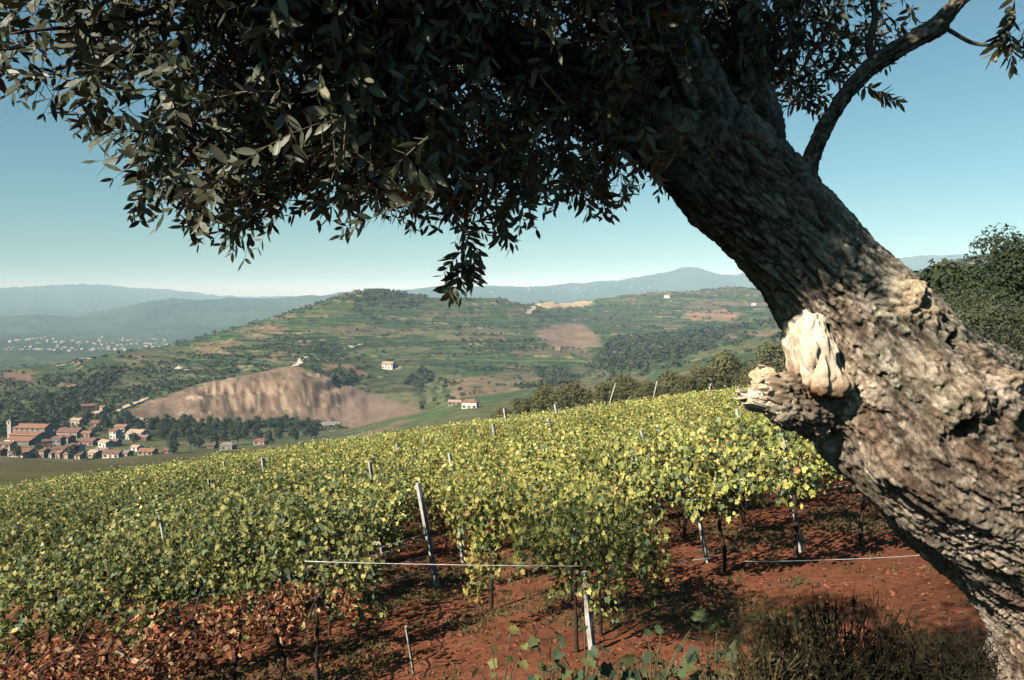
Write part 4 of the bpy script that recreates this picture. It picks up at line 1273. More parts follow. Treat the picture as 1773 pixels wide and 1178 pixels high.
def bark_surface(P, scale=1.0, seed=0, T=None):
    """displacement and crack mask of olive bark; P = points in metres with the along-trunk axis compressed"""
    w = np.stack([fbm(P * 9, 3, seed + 1), fbm(P * 9, 3, seed + 2), fbm(P * 9, 3, seed + 3)], 1)
    n1 = fbm(P * 24 / scale + w * .9, 3, seed + 4)
    n2 = fbm(P * 58 / scale + w * 2.0, 3, seed + 5)
    n3 = fbm(P * 140 / scale, 2, seed + 6)
    f1, f2, cid = worley(P * 42 / scale + w * 2.4, seed + 8)
    c1 = np.clip(1 - np.abs(n1) / .11, 0, 1); c2 = np.clip(1 - np.abs(n2) / .14, 0, 1); c3 = np.clip(1 - (f2 - f1) / .22, 0, 1)
    fib = fbm(np.stack([P[:, 0] * 75, P[:, 1] * 75, P[:, 2] * 16], 1) / scale + w * 1.2, 3, seed + 14)
    h = .012 * np.minimum(np.abs(n1) / .22, 1) + .007 * np.minimum(np.abs(n2) / .24, 1) + .005 * cid - .006 * c3 + .004 * n3 + .012 * fib
    crack = np.clip(c1 * .9 + c2 * .45 + c3 * .45 + np.clip(-fib * 1.6 - .25, 0, .6), 0, 1)
    return h * scale, crack, cid

def trunk_mesh(name, ctrl, ns, nt, seed, flute=.06, burls=(), bark=1.0):
    """ctrl: (u, v, y, radius px)"""
    C = np.array([[*at(u, v, y), r * y / FPX] for u, v, y, r in ctrl])
    S = catmull(C, ns)
    # even spacing along the spine
    d = np.concatenate([[0], np.cumsum(np.linalg.norm(np.diff(S[:, :3], axis=0), axis=1))])
    q = np.linspace(0, d[-1], ns)
    S = np.stack([np.interp(q, d, S[:, k]) for k in range(4)], 1)
    T, A, B = frames(S[:, :3])
    th = np.arange(nt) * 2 * math.pi / nt
    tw = q * .9
    ct = np.cos(th[None] + 0 * tw[:, None]); stt = np.sin(th[None] + 0 * tw[:, None])
    dirs = ct[..., None] * A[:, None] + stt[..., None] * B[:, None]
    # big flutes and swellings that spiral along the trunk
    Pn = np.stack([np.cos(th[None] + tw[:, None]) * 1.2, np.sin(th[None] + tw[:, None]) * 1.2, np.repeat(q[:, None] * 1.1, nt, 1)], -1).reshape(-1, 3)
    fl = fbm(Pn * 1.3, 3, seed).reshape(ns, nt)
    rad = S[:, 3][:, None] * (1 + flute * 2.0 * fl)
    V = S[:, None, :3] + dirs * rad[..., None]
    V = V.reshape(-1, 3); Dn = dirs.reshape(-1, 3)
    # bark, stretched along the axis
    al = np.repeat(q, nt)
    Pb = np.stack([(np.cos(th[None] + .5 * tw[:, None]) * rad).ravel(), (np.sin(th[None] + .5 * tw[:, None]) * rad).ravel(), al * .30], 1)
    h, crack, cid = bark_surface(Pb, bark, seed + 50)
    long_f = fbm(np.stack([Pb[:, 0] * 9, Pb[:, 1] * 9, al * 1.4], 1), 3, seed + 70)
    disp = h + .020 * bark * long_f
    disp = disp - h.mean() * .9
    bare = np.zeros(len(V)); hole = np.zeros(len(V))
    uu, vv = proj(V)
    for (bu, bv, R, Aamp, rh, Bh, ba, du, dv) in burls:
        front = np.einsum('ij,ij->i', Dn, unit(V)) < -.15
        dd = np.where(front, np.hypot(uu - bu, vv - bv), 1e9)
        c = V[np.argmin(dd)]
        dist = np.linalg.norm(V - c, axis=1)
        nz = fbm(V * 16, 3, seed + 90) * .35 + fbm(V * 45, 2, seed + 91) * .15
        e = np.exp(-(dist / R * (1 + nz)) ** 2 * 1.2)
        disp += Aamp * e * (1 + .9 * nz)
        bare = np.maximum(bare, ba * np.exp(-(dist / R * (1 + nz * 1.4)) ** 4))
        if rh > 0:
            dd = np.where(front, np.hypot(uu - bu - du, vv - bv - dv), 1e9)
            c2 = V[np.argmin(dd)]
            d2 = np.linalg.norm(V - c2, axis=1)
            e2 = np.exp(-(d2 / rh * (1 + nz * .9)) ** 4)
            disp -= Bh * e2
            hole = np.maximum(hole, e2)
    V = V + Dn * disp[:, None]
    grey = np.array([.24, .188, .150]); pale = np.array([.49, .42, .345]); dark = np.array([.050, .033, .024])
    t = np.clip(.5 + .7 * fbm(Pb * 7, 3, seed + 95) + .3 * (cid - .5), 0, 1)[:, None]
    c = grey * (1 - t) + pale * t
    lich = sstep(.12, .4, fbm(Pb * 5 + 9, 3, seed + 96))[:, None] * .55
    c = c * (1 - lich) + np.array([.29, .31, .26]) * lich
    rust = sstep(.15, .45, fbm(Pb * 9 + 4, 3, seed + 97))[:, None] * .45
    c = c * (1 - rust) + np.array([.23, .13, .075]) * rust
    c = c * (.62 + .75 * hash3((cid * 9973).astype(np.int64), (cid * 0).astype(np.int64), (cid * 0).astype(np.int64), 3))[:, None]
    c = c * (1 - .85 * crack[:, None]) + dark * (.85 * crack[:, None])
    wood = np.array([.52, .40, .27]) * (1 + .25 * fbm(V * 30, 3, seed + 98))[:, None]
    c = c * (1 - bare[:, None] * .75) + wood * bare[:, None] * .75
    c = c * (1 - .6 * hole[:, None]) + np.array([.05, .034, .024]) * .6 * hole[:, None]
    V = V - OT_BASE
    i = np.arange(ns - 1)[:, None] * nt; j = np.arange(nt)[None]; k = (j + 1) % nt
    F = np.stack([i + j, i + k, i + nt + k, i + nt + j], -1).reshape(-1, 4)
    return mesh_from(name, V, F, c, [M['bark']], True), S

BURLS = [  # u, v, radius m, height, hole radius, hole depth, bareness, hole offset px
 (1572, 522, .085, .060, .030, .06, 1.0, 14, 4),
 (1655, 690, .100, .075, .036, .09, .35, 12, 50),
 (1738, 660, .060, .050, 0, 0, .6, 0, 0),
 (1652, 592, .05, .0, .030, .07, 0, 0, 0),
 (1772, 722, .07, .02, .045, .09, 0, 6, 8),
 (1430, 660, .20, .055, 0, 0, .35, 0, 0),
 (1695, 612, .05, .03, 0, 0, .7, 0, 0),
 (1420, 770, .12, .04, 0, 0, 0, 0, 0),
 (1530, 820, .10, .03, .0, .0, 0, 0, 0),
 (1600, 640, .07, .025, 0, 0, .3, 0, 0)]
tm, SP_T = trunk_mesh('trunk', [(1215, 235, 2.92, 92), (1262, 296, 2.95, 96), (1344, 385, 3.0, 93), (1428, 487, 3.05, 96), (1506, 592, 3.08, 122), (1588, 712, 3.12, 168),
                               (1705, 805, 3.2, 184), (1828, 925, 3.28, 172), (1905, 1080, 3.33, 180), (1935, 1230, 3.35, 235), (1945, 1330, 3.36, 300)], 630, 370, 400, .05, BURLS)
opart('trunk', tm)
limb_l, _ = trunk_mesh('limb', [(1350, 392, 3.0, 52), (1296, 330, 2.98, 78), (1225, 262, 2.95, 90), (1130, 200, 2.93, 76), (1010, 150, 2.9, 58), (860, 80, 2.82, 46), (690, 5, 2.68, 34), (480, -90, 2.5, 26), (250, -160, 2.3, 14)], 260, 90, 430, .05)
opart('limb', limb_l)
limb_u, _ = trunk_mesh('limb', [(1310, 350, 3.0, 40), (1318, 240, 3.0, 40), (1306, 150, 3.03, 27), (1292, 60, 3.06, 24), (1283, -60, 3.1, 23), (1240, -260, 3.15, 18), (1180, -420, 3.1, 12)], 200, 60, 460, .05)
opart('limb', limb_u)
limb_c, _ = trunk_mesh('limb', [(1300, 360, 2.99, 50), (1252, 290, 2.95, 66), (1200, 180, 2.86, 60), (1150, 60, 2.72, 50), (1080, -90, 2.5, 42), (960, -280, 2.2, 30), (800, -500, 1.9, 20)], 200, 70, 480, .05)
opart('limb', limb_c)
branch_r, _ = trunk_mesh('branch', [(1375, 350, 3.0, 34), (1400, 288, 2.98, 16), (1415, 250, 2.96, 13), (1437, 205, 2.94, 11), (1474, 152, 2.9, 11), (1516, 110, 2.86, 12), (1570, 76, 2.82, 12), (1622, 46, 2.78, 13), (1650, 12, 2.75, 9), (1695, -40, 2.7, 11), (1750, -160, 2.6, 8)], 240, 48, 500, .03, [], .45)
opart('branch', branch_r)

# sawn-off limb: thick stub with a pale cut face, and the broken stub below it
def stub(name, start, end, r0, r1, ell, seed, jag=0.0, ns=46, nt=110, capcol=(.66, .55, .40), bare_at=(.45, .8), stain=0.0):
    p, q = at(*start), at(*end)
    S = p + (q - p) * np.linspace(0, 1, ns)[:, None]
    T = unit(q - p)
    up = np.array([0, 0, 1.0]); A = unit(np.cross(T, up)); B = np.cross(A, T)
    th = np.arange(nt) * 2 * math.pi / nt
    R = np.linspace(r0, r1, ns)
    dirs = np.cos(th)[None, :, None] * A + np.sin(th)[None, :, None] * B * ell
    lob = 1 + .16 * fbm(np.stack([np.cos(th) * 1.6, np.sin(th) * 1.6, th * 0 + seed], 1), 3, seed + 12)
    dirs = dirs * lob[None, :, None]
    V = S[:, None] + dirs * R[:, None, None]
    V = V.reshape(-1, 3); Dn = unit(np.repeat(dirs, ns, 0).reshape(-1, 3))
    tt = np.repeat(np.linspace(0, 1, ns), nt)
    nz = fbm(V * 9, 3, seed); h, crack, cid = bark_surface(V * [1, 1, 1], .8, seed + 3)
    bare = sstep(*bare_at, tt + .30 * nz)
    V = V + Dn * (.03 * nz + h * (1 - bare * .8) + .006 * fbm(V * 40, 2, seed + 5) - .010)[:, None]
    V = V + T * (jag * sstep(.55, 1, tt) * fbm(np.stack([V[:, 0] * 30, V[:, 1] * 30, V[:, 2] * 30], 1), 3, seed + 6))[:, None]
    grey = np.array([.25, .205, .17]); dark = np.array([.07, .046, .034])
    c = grey * (1 + .3 * nz[:, None]); c = c * (1 - .7 * crack[:, None]) + dark * .7 * crack[:, None]
    wood = np.array(capcol) * (1 + .22 * fbm(V * 25, 3, seed + 7))[:, None]
    c = c * (1 - bare[:, None]) + wood * bare[:, None]
    i = np.arange(ns - 1)[:, None] * nt; j = np.arange(nt)[None]; k = (j + 1) % nt
    F = [np.stack([i + j, i + k, i + nt + k, i + nt + j], -1).reshape(-1, 4)]
    o = opart(name, mesh_from(name, V - OT_BASE, F, c, [M['bare_wood']], True))
    # cut face: rings of the end grain, slightly hollow and cracked
    nr = 22
    ring0 = V[(ns - 1) * nt:]; cen = ring0.mean(0)
    W = []; cc = []
    for a in range(nr + 1):
        f = 1 - a / nr
        X = cen + (ring0 - cen) * f
        edge = np.exp(-((1 - f) / .12) ** 2)
        n_ = fbm(X * 22, 3, seed + 8); n2 = fbm(np.stack([X[:, 0] * 60, X[:, 1] * 60, X[:, 2] * 14], 1), 2, seed + 9)
        X = X + T * ((1 - edge)[None].T * 0 + (.010 * (1 - f) + .016 * n_ + .006 * n2) * min(1, (1 - f) * 6))[:, None]
        W.append(X)
        col_ = np.array(capcol) * (1.12 + .25 * n_ + .15 * n2)[:, None]
        hgt = (X[:, 2] - cen[2]) / max(1e-6, np.abs(ring0[:, 2] - cen[2]).max())
        stn = (sstep(.05, -.55, hgt + .5 * n_) * stain)[:, None]
        col_ = col_ * (1 - stn) + np.array([.30, .17, .09]) * (1 + .4 * n2)[:, None] * stn
        pit = (fbm(X * 34 + 5, 2, seed + 13) > .50)[:, None]
        col_ = np.where(pit, col_ * .30, col_)
        crk = (np.abs(fbm(X * 9 + 3, 2, seed + 10)) < .012)[:, None] & (n2 > -.1)[:, None]
        cc.append(np.where(crk, col_ * .45, col_))
    W = np.concatenate(W); cc = np.concatenate(cc)
    i = np.arange(nr)[:, None] * nt
    Fc = np.stack([i + j, i + k, i + nt + k, i + nt + j], -1).reshape(-1, 4)
    cf = opart('cut_face', mesh_from('cut_face', W - OT_BASE, Fc, cc, [M['bare_wood']], True), o)
    return o
def wood_knob(name, cen, rad, lean, seed, label):
    """debarked, weathered end of a sawn limb: rounded block of bare wood growing out of the trunk"""
    nu, nv = 150, 110
    ph = np.linspace(-math.pi, math.pi, nu, endpoint=False); th = np.linspace(-math.pi / 2 + .02, math.pi / 2 - .02, nv)
    TH, PH = np.meshgrid(th, ph, indexing='ij')
    pw = lambda x, e: np.sign(x) * np.abs(x) ** e
    X = np.stack([pw(np.cos(TH), .55) * pw(np.cos(PH), .75), pw(np.cos(TH), .55) * pw(np.sin(PH), .75), pw(np.sin(TH), .62)], -1).reshape(-1, 3)
    h = X[:, 2].copy()
    wide = 1 + .34 * sstep(.55, -1, h)          # broader towards the trunk below
    X = X * np.array(rad) * np.stack([wide, wide, np.ones_like(h)], 1)
    X[:, 0] += lean * sstep(1, -1, h)
    Dn = unit(X / np.array(rad) ** 2)
    P = X + np.array(cen)
    n1 = fbm(P * 9, 3, seed); gr = fbm(np.stack([P[:, 0] * 60, P[:, 1] * 60, P[:, 2] * 7], 1), 3, seed + 1); n3 = fbm(P * 28, 3, seed + 2)
    pit = sstep(.36, .52, fbm(P * 17 + 7, 2, seed + 3))
    wf1, wf2, wci = worley(np.stack([P[:, 0] * 26, P[:, 1] * 26, P[:, 2] * 8], 1), seed + 6)
    P = P + Dn * (.034 * n1 + .010 * gr + .008 * n3 - .024 * pit + .030 * (wci - .5) * (1 - np.clip(1 - (wf2 - wf1) / .2, 0, 1)))[:, None]
    P[:, 2] += .05 * sstep(.45, 1, h) * fbm(np.stack([P[:, 0] * 22, P[:, 1] * 22, P[:, 2] * 3], 1), 2, seed + 8)
    c = np.array([.78, .67, .52]) * (1 + .18 * gr + .14 * n3)[:, None]
    low = sstep(.15, -.75, h + .45 * n1)[:, None]
    c = c * (1 - low) + np.array([.34, .20, .11]) * (1 + .4 * n3)[:, None] * low
    crk = np.clip(1 - np.abs(fbm(np.stack([P[:, 0] * 30, P[:, 1] * 30, P[:, 2] * 4], 1), 2, seed + 5)) / .035, 0, 1)[:, None] * .6
    c = c * (1 - crk) + np.array([.12, .075, .045]) * crk
    c = np.where(pit[:, None] > .5, c * .32, c)
    i = np.arange(nv - 1)[:, None] * nu; j = np.arange(nu)[None]; k = (j + 1) % nu
    F = np.stack([i + j, i + k, i + nu + k, i + nu + j], -1).reshape(-1, 4)
    o = opart(name, mesh_from(name, P - OT_BASE, F, c, [M['bare_wood']], True))
    o['label'] = label
wood_knob('branch_stub', at(1396, 620, 2.93), (.072, .11, .148), .055, 600, 'pale debarked end of a sawn-off limb')
stub('broken_stub', (1440, 700, 3.02), (1306, 662, 2.86), .10, .062, 1.0, 640, .10, capcol=(.60, .47, .33))
stub('broken_splinter', (1420, 728, 2.98), (1294, 688, 2.84), .055, .042, 1.2, 660, .14, capcol=(.72, .62, .46))

# --- crown: twigs with opposite leaves
CROWN = [(-200, -2500), (-200, 135), (0, 150), (60, 165), (125, 178), (150, 240), (190, 285), (225, 345), (280, 385), (345, 400), (400, 425), (450, 400), (470, 362), (520, 345), (565, 350),
         (600, 375), (640, 365), (665, 345), (705, 380), (745, 372), (770, 400), (830, 405), (850, 395), (880, 400), (900, 360), (940, 370), (1000, 350), (1080, 375), (1105, 325), (1150, 335), (1230, 280),
         (1340, 195), (1400, 192), (1450, 168), (1500, 125), (1560, 95), (1590, 30), (1600, -60), (1640, -300), (1700, -2500)]
def shades_stub(c, d, l):
    bad = np.zeros(len(c), bool)
    for f in (0, .5, 1.0):
        q = c + d * (l * f)[:, None]
        for yy in (2.78, 2.88):
            X = q - TOSUN * ((yy - q[:, 1]) / -TOSUN[1])[:, None]
            zu, zv = proj(X)
            bad |= (zu > 1225) & (zu < 1500) & (zv > 500) & (zv < 770) & (q[:, 1] < 2.75)
    return bad
DARKP = [(420, -250), (1620, -250), (1600, 60), (1500, 140), (1440, 190), (1330, 215), (1395, 300), (1425, 345), (1395, 420), (1430, 500), (1520, 640), (1480, 612), (1385, 540),
         (1300, 480), (1150, 340), (1000, 340), (760, 330), (640, 240), (560, 120)]
def crown():
    r = np.random.default_rng(31)
    base, dirn, ln = [], [], []
    def add(c, d, l):
        base.append(c); dirn.append(d); ln.append(l)
    def batch(n, ur, vr, yr, jitter, dmean, dsp, prob=None):
        u = r.uniform(*ur, n); v = r.uniform(*vr, n); y = r.uniform(*yr, n)
        c = at(u, v, y).T
        d = unit(np.array(dmean) + dsp * rand_dirs(n, r))
        l = r.uniform(.14, .30, n)
        tip = c + d * l[:, None]
        tu, tv = proj(tip)
        j = jitter * r.normal(size=n)
        ok = in_poly(CROWN, u, v + 12) & in_poly(CROWN, tu + j, tv + np.abs(j) * .3 - 6)
        if prob is not None:
            ok &= r.random(n) < prob(u, v)
        # leave the sunlit part of the trunk free
        t = (3.03 - y) / -(-TOSUN[1])
        X = c - TOSUN * ((3.03 - c[:, 1]) / -TOSUN[1])[:, None]
        su, sv = proj(X)
        bad = in_poly(LIT, su, sv) & (y < 2.95)
        ok &= ~(bad & (r.random(n) > .03))
        ok &= ~shades_stub(c, d, l)
        for k in np.nonzero(ok)[0]:
            add(c[k], d[k], l[k])
    # left part, near and sunlit
    batch(760, (-160, 760), (-160, 425), (1.95, 2.75), 7, (-.45, -.15, -.45), .75, lambda u, v: np.clip(.42 + u / 420, .30, 1) * np.where((u < 190) & (v > 60), .75, 1))
    batch(420, (380, 1120), (120, 410), (2.35, 3.0), 7, (-.15, 0, -.75), .7)
    # dark middle and the part behind the limbs
    batch(900, (450, 1420), (-160, 370), (2.9, 4.1), 7, (-.15, .1, -.5), .85)
    batch(480, (1120, 1610), (-160, 195), (3.05, 4.2), 6, (.25, 0, -.4), .85)
    batch(420, (560, 1300), (-160, 260), (3.4, 4.6), 6, (-.1, .2, -.3), .9)
    # crown above the frame, which shades the upper trunk and the middle
    batch(2600, (-300, 1650), (-1500, -150), (1.25, 4.3), 10, (0, 0, -.2), 1.0, lambda u, v: np.where((u < 330), .15, .85))
    # twigs added between the sun and the upper trunk, to shade it and the middle
    def shade(n, poly, box_uv, y0, tr, keep=1.0):
        u = r.uniform(box_uv[0], box_uv[1], n); v = r.uniform(box_uv[2], box_uv[3], n)
        g = in_poly(poly, u, v)
        u, v = u[g], v[g]; n = len(u)
        c = at(u, v, y0).T + TOSUN * r.uniform(*tr, n)[:, None]
        d = unit(np.array([0, 0, -.3]) + rand_dirs(n, r)); l = r.uniform(.16, .30, n)
        pu, pv_ = proj(c); qu, qv = proj(c + d * l[:, None])
        vis = (np.maximum(pv_, qv) > -25) & (c[:, 1] > .3)
        ok = ((~vis) | (in_poly(CROWN, pu, pv_ + 10) & in_poly(CROWN, qu, qv))) & (np.linalg.norm(c, axis=1) > .75)
        ok &= ~shades_stub(c, d, l)
        for k in np.nonzero(ok)[0]:
            add(c[k], d[k], l[k])
    def shade_ground(n, poly, bx, src, yfix=None):  # twigs added up-sun, mostly unseen, to cast shade on the soil
        u = r.uniform(bx[0], bx[1], n); v = r.uniform(bx[2], bx[3], n)
        g = in_poly(poly, u, v); u, v = u[g], v[g]; n = len(u)
        a, b = slopes(u, v)
        yy = np.full(n, yfix) if yfix else GC / (b - GB - GA * a)
        c = np.stack([a * yy, yy, b * yy], 1)
        t = (r.uniform(*src, n) - c[:, 2]) / TOSUN[2]
        c = c + TOSUN * t[:, None]
        d = unit(np.array([0, 0, -.3]) + rand_dirs(n, r)); l = r.uniform(.2, .34, n)
        tip = c + d * l[:, None]
        pu, pv_ = proj(c); qu, qv = proj(tip)
        off = ((np.maximum(pu, qu) < -40) | (np.maximum(pv_, qv) < -40) | (c[:, 1] < .05))
        X = c - TOSUN * ((3.03 - c[:, 1]) / -TOSUN[1])[:, None]
        su, sv = proj(X)
        ok = (off | (in_poly(CROWN, pu, pv_ + 25) & in_poly(CROWN, qu, qv + 10) & (pu > 330))) & ~(in_poly(LIT, su, sv) & (c[:, 1] < 2.9)) & (np.linalg.norm(c, axis=1) > .8)
        ok &= ~shades_stub(c, d, l)
        Y = c - TOSUN * ((2.35 - c[:, 1]) / -TOSUN[1])[:, None]
        yu, yv = proj(Y)
        ok &= ~((c[:, 1] < 2.35) & (yu < 640) & (yu > -80) & (yv > -60) & (yv < 460) & (r.random(n) < .97))
        for k in np.nonzero(ok)[0]:
            add(c[k], d[k], l[k])
    shade_ground(2600, [(1010, 1045), (1200, 1018), (1480, 1028), (1540, 1062), (1330, 1120), (1080, 1085)], (1000, 1560, 1010, 1130), (1.5, 3.0))
    shade(2600, [(640, -150), (1180, -150), (1180, 300), (1060, 370), (820, 400), (740, 330), (650, 180)], (640, 1180, -150, 400), 2.45, (.35, 1.7))
    shade(5200, DARKP, (300, 1620, -250, 640), 2.85, (.55, 2.3))
    # explicit sprays: hanging sprig, right sprigs
    def spray(pts, y, l, k):
        for (u0, v0), (u1, v1) in zip(pts[:-1], pts[1:]):
            a, b = at(u0, v0, y), at(u1, v1, y - .03)
            for q in range(k):
                f = q / k
                add(a + (b - a) * f, unit(b - a + .5 * l * rand_dirs(1, r)[0]), l)
    spray([(800, 385), (806, 430), (800, 470)], 2.42, .10, 2)
    spray([(800, 452), (797, 478)], 2.40, .085, 3)
    spray([(862, 372), (886, 398)], 2.45, .09, 1)
    spray([(1495, 150), (1524, 170)], 2.85, .10, 2)
    spray([(1745, 40), (1752, 75)], 2.7, .10, 2); spray([(1760, -10), (1750, 60)], 2.7, .11, 2); spray([(1775, 30), (1770, 70)], 2.72, .1, 2)
    base, dirn, ln = np.array(base), np.array(dirn), np.array(ln)
    m = len(base)
    seen_u, seen_v = proj(base)
    seen = (seen_u > -120) & (seen_u < 1890) & (seen_v > -120) & (base[:, 1] > .3)
    # stems
    k = 5
    allb = (base, dirn, ln, m)
    base, dirn, ln = base[seen], dirn[seen], ln[seen]; m = len(base)
    tt = np.linspace(0, 1, k)
    sag = np.array([0, 0, -1.0])
    SX = base[:, None] + dirn[:, None] * (ln[:, None] * tt)[..., None] + sag * (.25 * ln[:, None] * tt ** 2)[..., None]
    A = unit(np.cross(dirn, rand_dirs(m, r))); B = np.cross(dirn, A)
    ang = np.arange(3) * 2 * math.pi / 3
    rad = .0022 * (1 - .75 * tt)
    off = (np.cos(ang)[None, :, None] * A[:, None] + np.sin(ang)[None, :, None] * B[:, None])
    TV = SX[:, :, None] + off[:, None] * rad[None, :, None, None]
    TV = TV.reshape(-1, 3)
    i0 = (np.arange(m) * k * 3)[:, None, None]; ii = (np.arange(k - 1) * 3)[None, :, None]; jj = np.arange(3)[None, None]
    kk = (jj + 1) % 3
    TF = np.stack([i0 + ii + jj, i0 + ii + kk, i0 + ii + 3 + kk, i0 + ii + 3 + jj], -1).reshape(-1, 4)
    twc = np.array([.16, .125, .09]) * (.7 + .6 * r.random(m))[:, None]
    tw = opart('twigs', mesh_from('twigs', TV - OT_BASE, TF, np.repeat(twc, k * 3, 0), [M['dry']]))
    kind(tw, 'stuff')
    base, dirn, ln, m = allb
    A = unit(np.cross(dirn, rand_dirs(m, r))); B = np.cross(dirn, A)
    # leaves in opposite pairs
    LP, LD, LN, LL, LS = [], [], [], [], []
    npair = 9
    for a in range(npair):
        f = (a + .6) / npair
        P0 = base + dirn * (ln * f)[:, None] + sag * (.25 * ln * f * f)[:, None]
        ph = a * math.pi / 2 + r.normal(0, .35, m)
        side = A * np.cos(ph)[:, None] + B * np.sin(ph)[:, None]
        for s in (-1, 1):
            sel = r.random(m) < .9
            d = unit(dirn * r.uniform(.45, 1.0, (m, 1)) + s * side * r.uniform(.6, 1.1, (m, 1)) + [0, 0, -.25])
            nrm = unit(np.cross(d, np.cross(dirn, d)) * 1.0 + .55 * rand_dirs(m, r) + [0, 0, .35])
            LP.append(P0[sel]); LD.append(d[sel]); LN.append(nrm[sel]); LS.append(seen[sel])
            LL.append(((.040 + .026 * r.random(m)) * (1 - .25 * (f > .85)))[sel])
    LP, LD, LN, LL, LS = map(np.concatenate, (LP, LD, LN, LL, LS))
    # drop leaves that would hang far outside the outline
    tip = LP + LD * LL[:, None]
    tu, tv = proj(tip)
    n = len(LP)
    W = LL * r.uniform(.27, .40, n)
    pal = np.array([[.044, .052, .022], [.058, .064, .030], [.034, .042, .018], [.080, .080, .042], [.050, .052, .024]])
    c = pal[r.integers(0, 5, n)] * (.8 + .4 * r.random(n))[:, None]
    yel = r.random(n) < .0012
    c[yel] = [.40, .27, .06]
    # the leaves that show largest become leaves of their own
    S = unit(np.cross(LN, LD)); NN = unit(np.cross(LD, S))
    view = unit(LP)
    area = LL * W * np.abs(np.einsum('ij,ij->i', NN, view)) / LP[:, 1] ** 2
    cu, cv = proj(LP + LD * (LL * .5)[:, None])
    inside = (cu > 5) & (cu < 1768) & (cv > 5) & (LP[:, 1] < 2.6)
    score = np.where(inside, area, 0)
    hero = np.argsort(-score)[:300]
    rest = np.ones(n, bool); rest[hero] = False
    g = Geo()
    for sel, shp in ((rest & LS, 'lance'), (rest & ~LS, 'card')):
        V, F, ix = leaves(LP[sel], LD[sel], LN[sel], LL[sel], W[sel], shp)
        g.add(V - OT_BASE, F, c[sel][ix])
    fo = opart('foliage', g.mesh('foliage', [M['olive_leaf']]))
    kind(fo, 'stuff')
    # a finer shared leaf for the single ones
    t = np.linspace(0, 1, 7); wv = np.array([.04, .34, .47, .50, .42, .26, .0])
    hv = []
    for a, (x, w_) in enumerate(zip(t, wv)):
        z = -.10 * x * x
        hv += [[x, w_, z + .02], [x, 0, z - .02], [x, -w_, z + .02]]
    hf = []
    for a in range(6):
        hf += [[a * 3, a * 3 + 1, a * 3 + 4, a * 3 + 3], [a * 3 + 1, a * 3 + 2, a * 3 + 5, a * 3 + 4]]
    hf = np.array(hf)[:, ::-1]
    hm = [mesh_from('leaf', np.array(hv), hf, np.tile(np.array(p_) * 1.1, (21, 1)), [M['olive_leaf']], True) for p_ in pal]
    ym = mesh_from('leaf', np.array(hv), hf, np.tile([.55, .36, .06], (21, 1)), [M['olive_leaf']], True)
    yq = int(np.argmin(np.hypot(cu[hero] - 562, cv[hero] - 165)))
    for q, k in enumerate(hero):
        mt = Matrix(((*(LD[k] * LL[k]), 0), (*(S[k] * W[k]), 0), (*(NN[k] * LL[k]), 0), (0, 0, 0, 1))).transposed()
        o = bpy.data.objects.new('leaf', ym if q == yq else hm[q % 5]); COL.objects.link(o); o.parent = olive
        mt.translation = Vector(LP[k] - OT_BASE)
        o.matrix_local = mt
        if q == yq:
            o['label'] = 'single yellow olive leaf'
    # inner branches that carry the twigs
    def br(pts, r0, r1, col=(.13, .10, .075), name='branch'):
        P = catmull(np.array([at(*p) for p in pts]), 22)
        P = P + .006 * np.stack([fbm(P * 9, 2, 1), fbm(P * 9, 2, 2), fbm(P * 9, 2, 3)], 1)
        V, F = tube(P - OT_BASE, np.linspace(r0, r1, 22), 7)
        opart(name, Geo().add(V, F, col).mesh(name, [M['bark']], True))
    br([(860, 80, 2.82), (700, 120, 2.6), (540, 180, 2.45), (380, 230, 2.3), (300, 300, 2.25)], .022, .004)
    br([(690, 5, 2.68), (480, 40, 2.5), (280, 80, 2.35), (90, 120, 2.2)], .020, .004)
    br([(1010, 150, 2.9), (900, 200, 2.75), (825, 290, 2.55), (803, 400, 2.43), (800, 470, 2.4)], .018, .002)
    br([(860, 80, 2.82), (720, 220, 2.7), (640, 310, 2.6)], .015, .003)
    br([(700, 120, 2.6), (560, 260, 2.4), (430, 370, 2.3)], .014, .003)
    br([(480, -90, 2.5), (320, 0, 2.35), (170, 40, 2.2), (20, 60, 2.1)], .016, .003)
    br([(1130, 200, 2.93), (1060, 260, 3.0), (1000, 320, 3.05)], .012, .003)
    br([(922, 108, 2.45), (945, 145, 2.44), (978, 182, 2.43)], .0045, .003, (.42, .29, .16), 'dead_twig')
    br([(1640, 50, 2.78), (1680, 72, 2.76), (1730, 80, 2.73), (1800, 82, 2.70)], .008, .004, name='twig')
    br([(1516, 112, 2.86), (1505, 75, 2.88), (1515, 20, 2.92), (1490, -60, 3.0)], .018, .010)
    br([(1280, 60, 3.0), (1284, 90, 2.95), (1281, 120, 2.93), (1290, 172, 2.95)], .010, .006, (.30, .19, .11), 'dead_twig')
    # a few olives
    sph = []
    for (u, v, y, s) in ((327, 384, 2.2, .0075), (1172 // 1, 40, 2.9, .007), (437, 422, 2.25, .007), (585, 232, 2.3, .007)):
        th = np.linspace(0, math.pi, 9)[:, None]; ph = np.arange(12)[None] * math.pi / 6
        X = np.stack([np.sin(th) * np.cos(ph), np.sin(th) * np.sin(ph), 1.3 * np.cos(th) + 0 * ph], -1).reshape(-1, 3) * s
        i = np.arange(8)[:, None] * 12; j = np.arange(12)[None]; k2 = (j + 1) % 12
        Fq = np.stack([i + j, i + 12 + j, i + 12 + k2, i + k2], -1).reshape(-1, 4)
        opart('olive_fruit', mesh_from('olive_fruit', X + at(u, v, y) - OT_BASE, Fq, None, [M['fruit']], True))
crown()

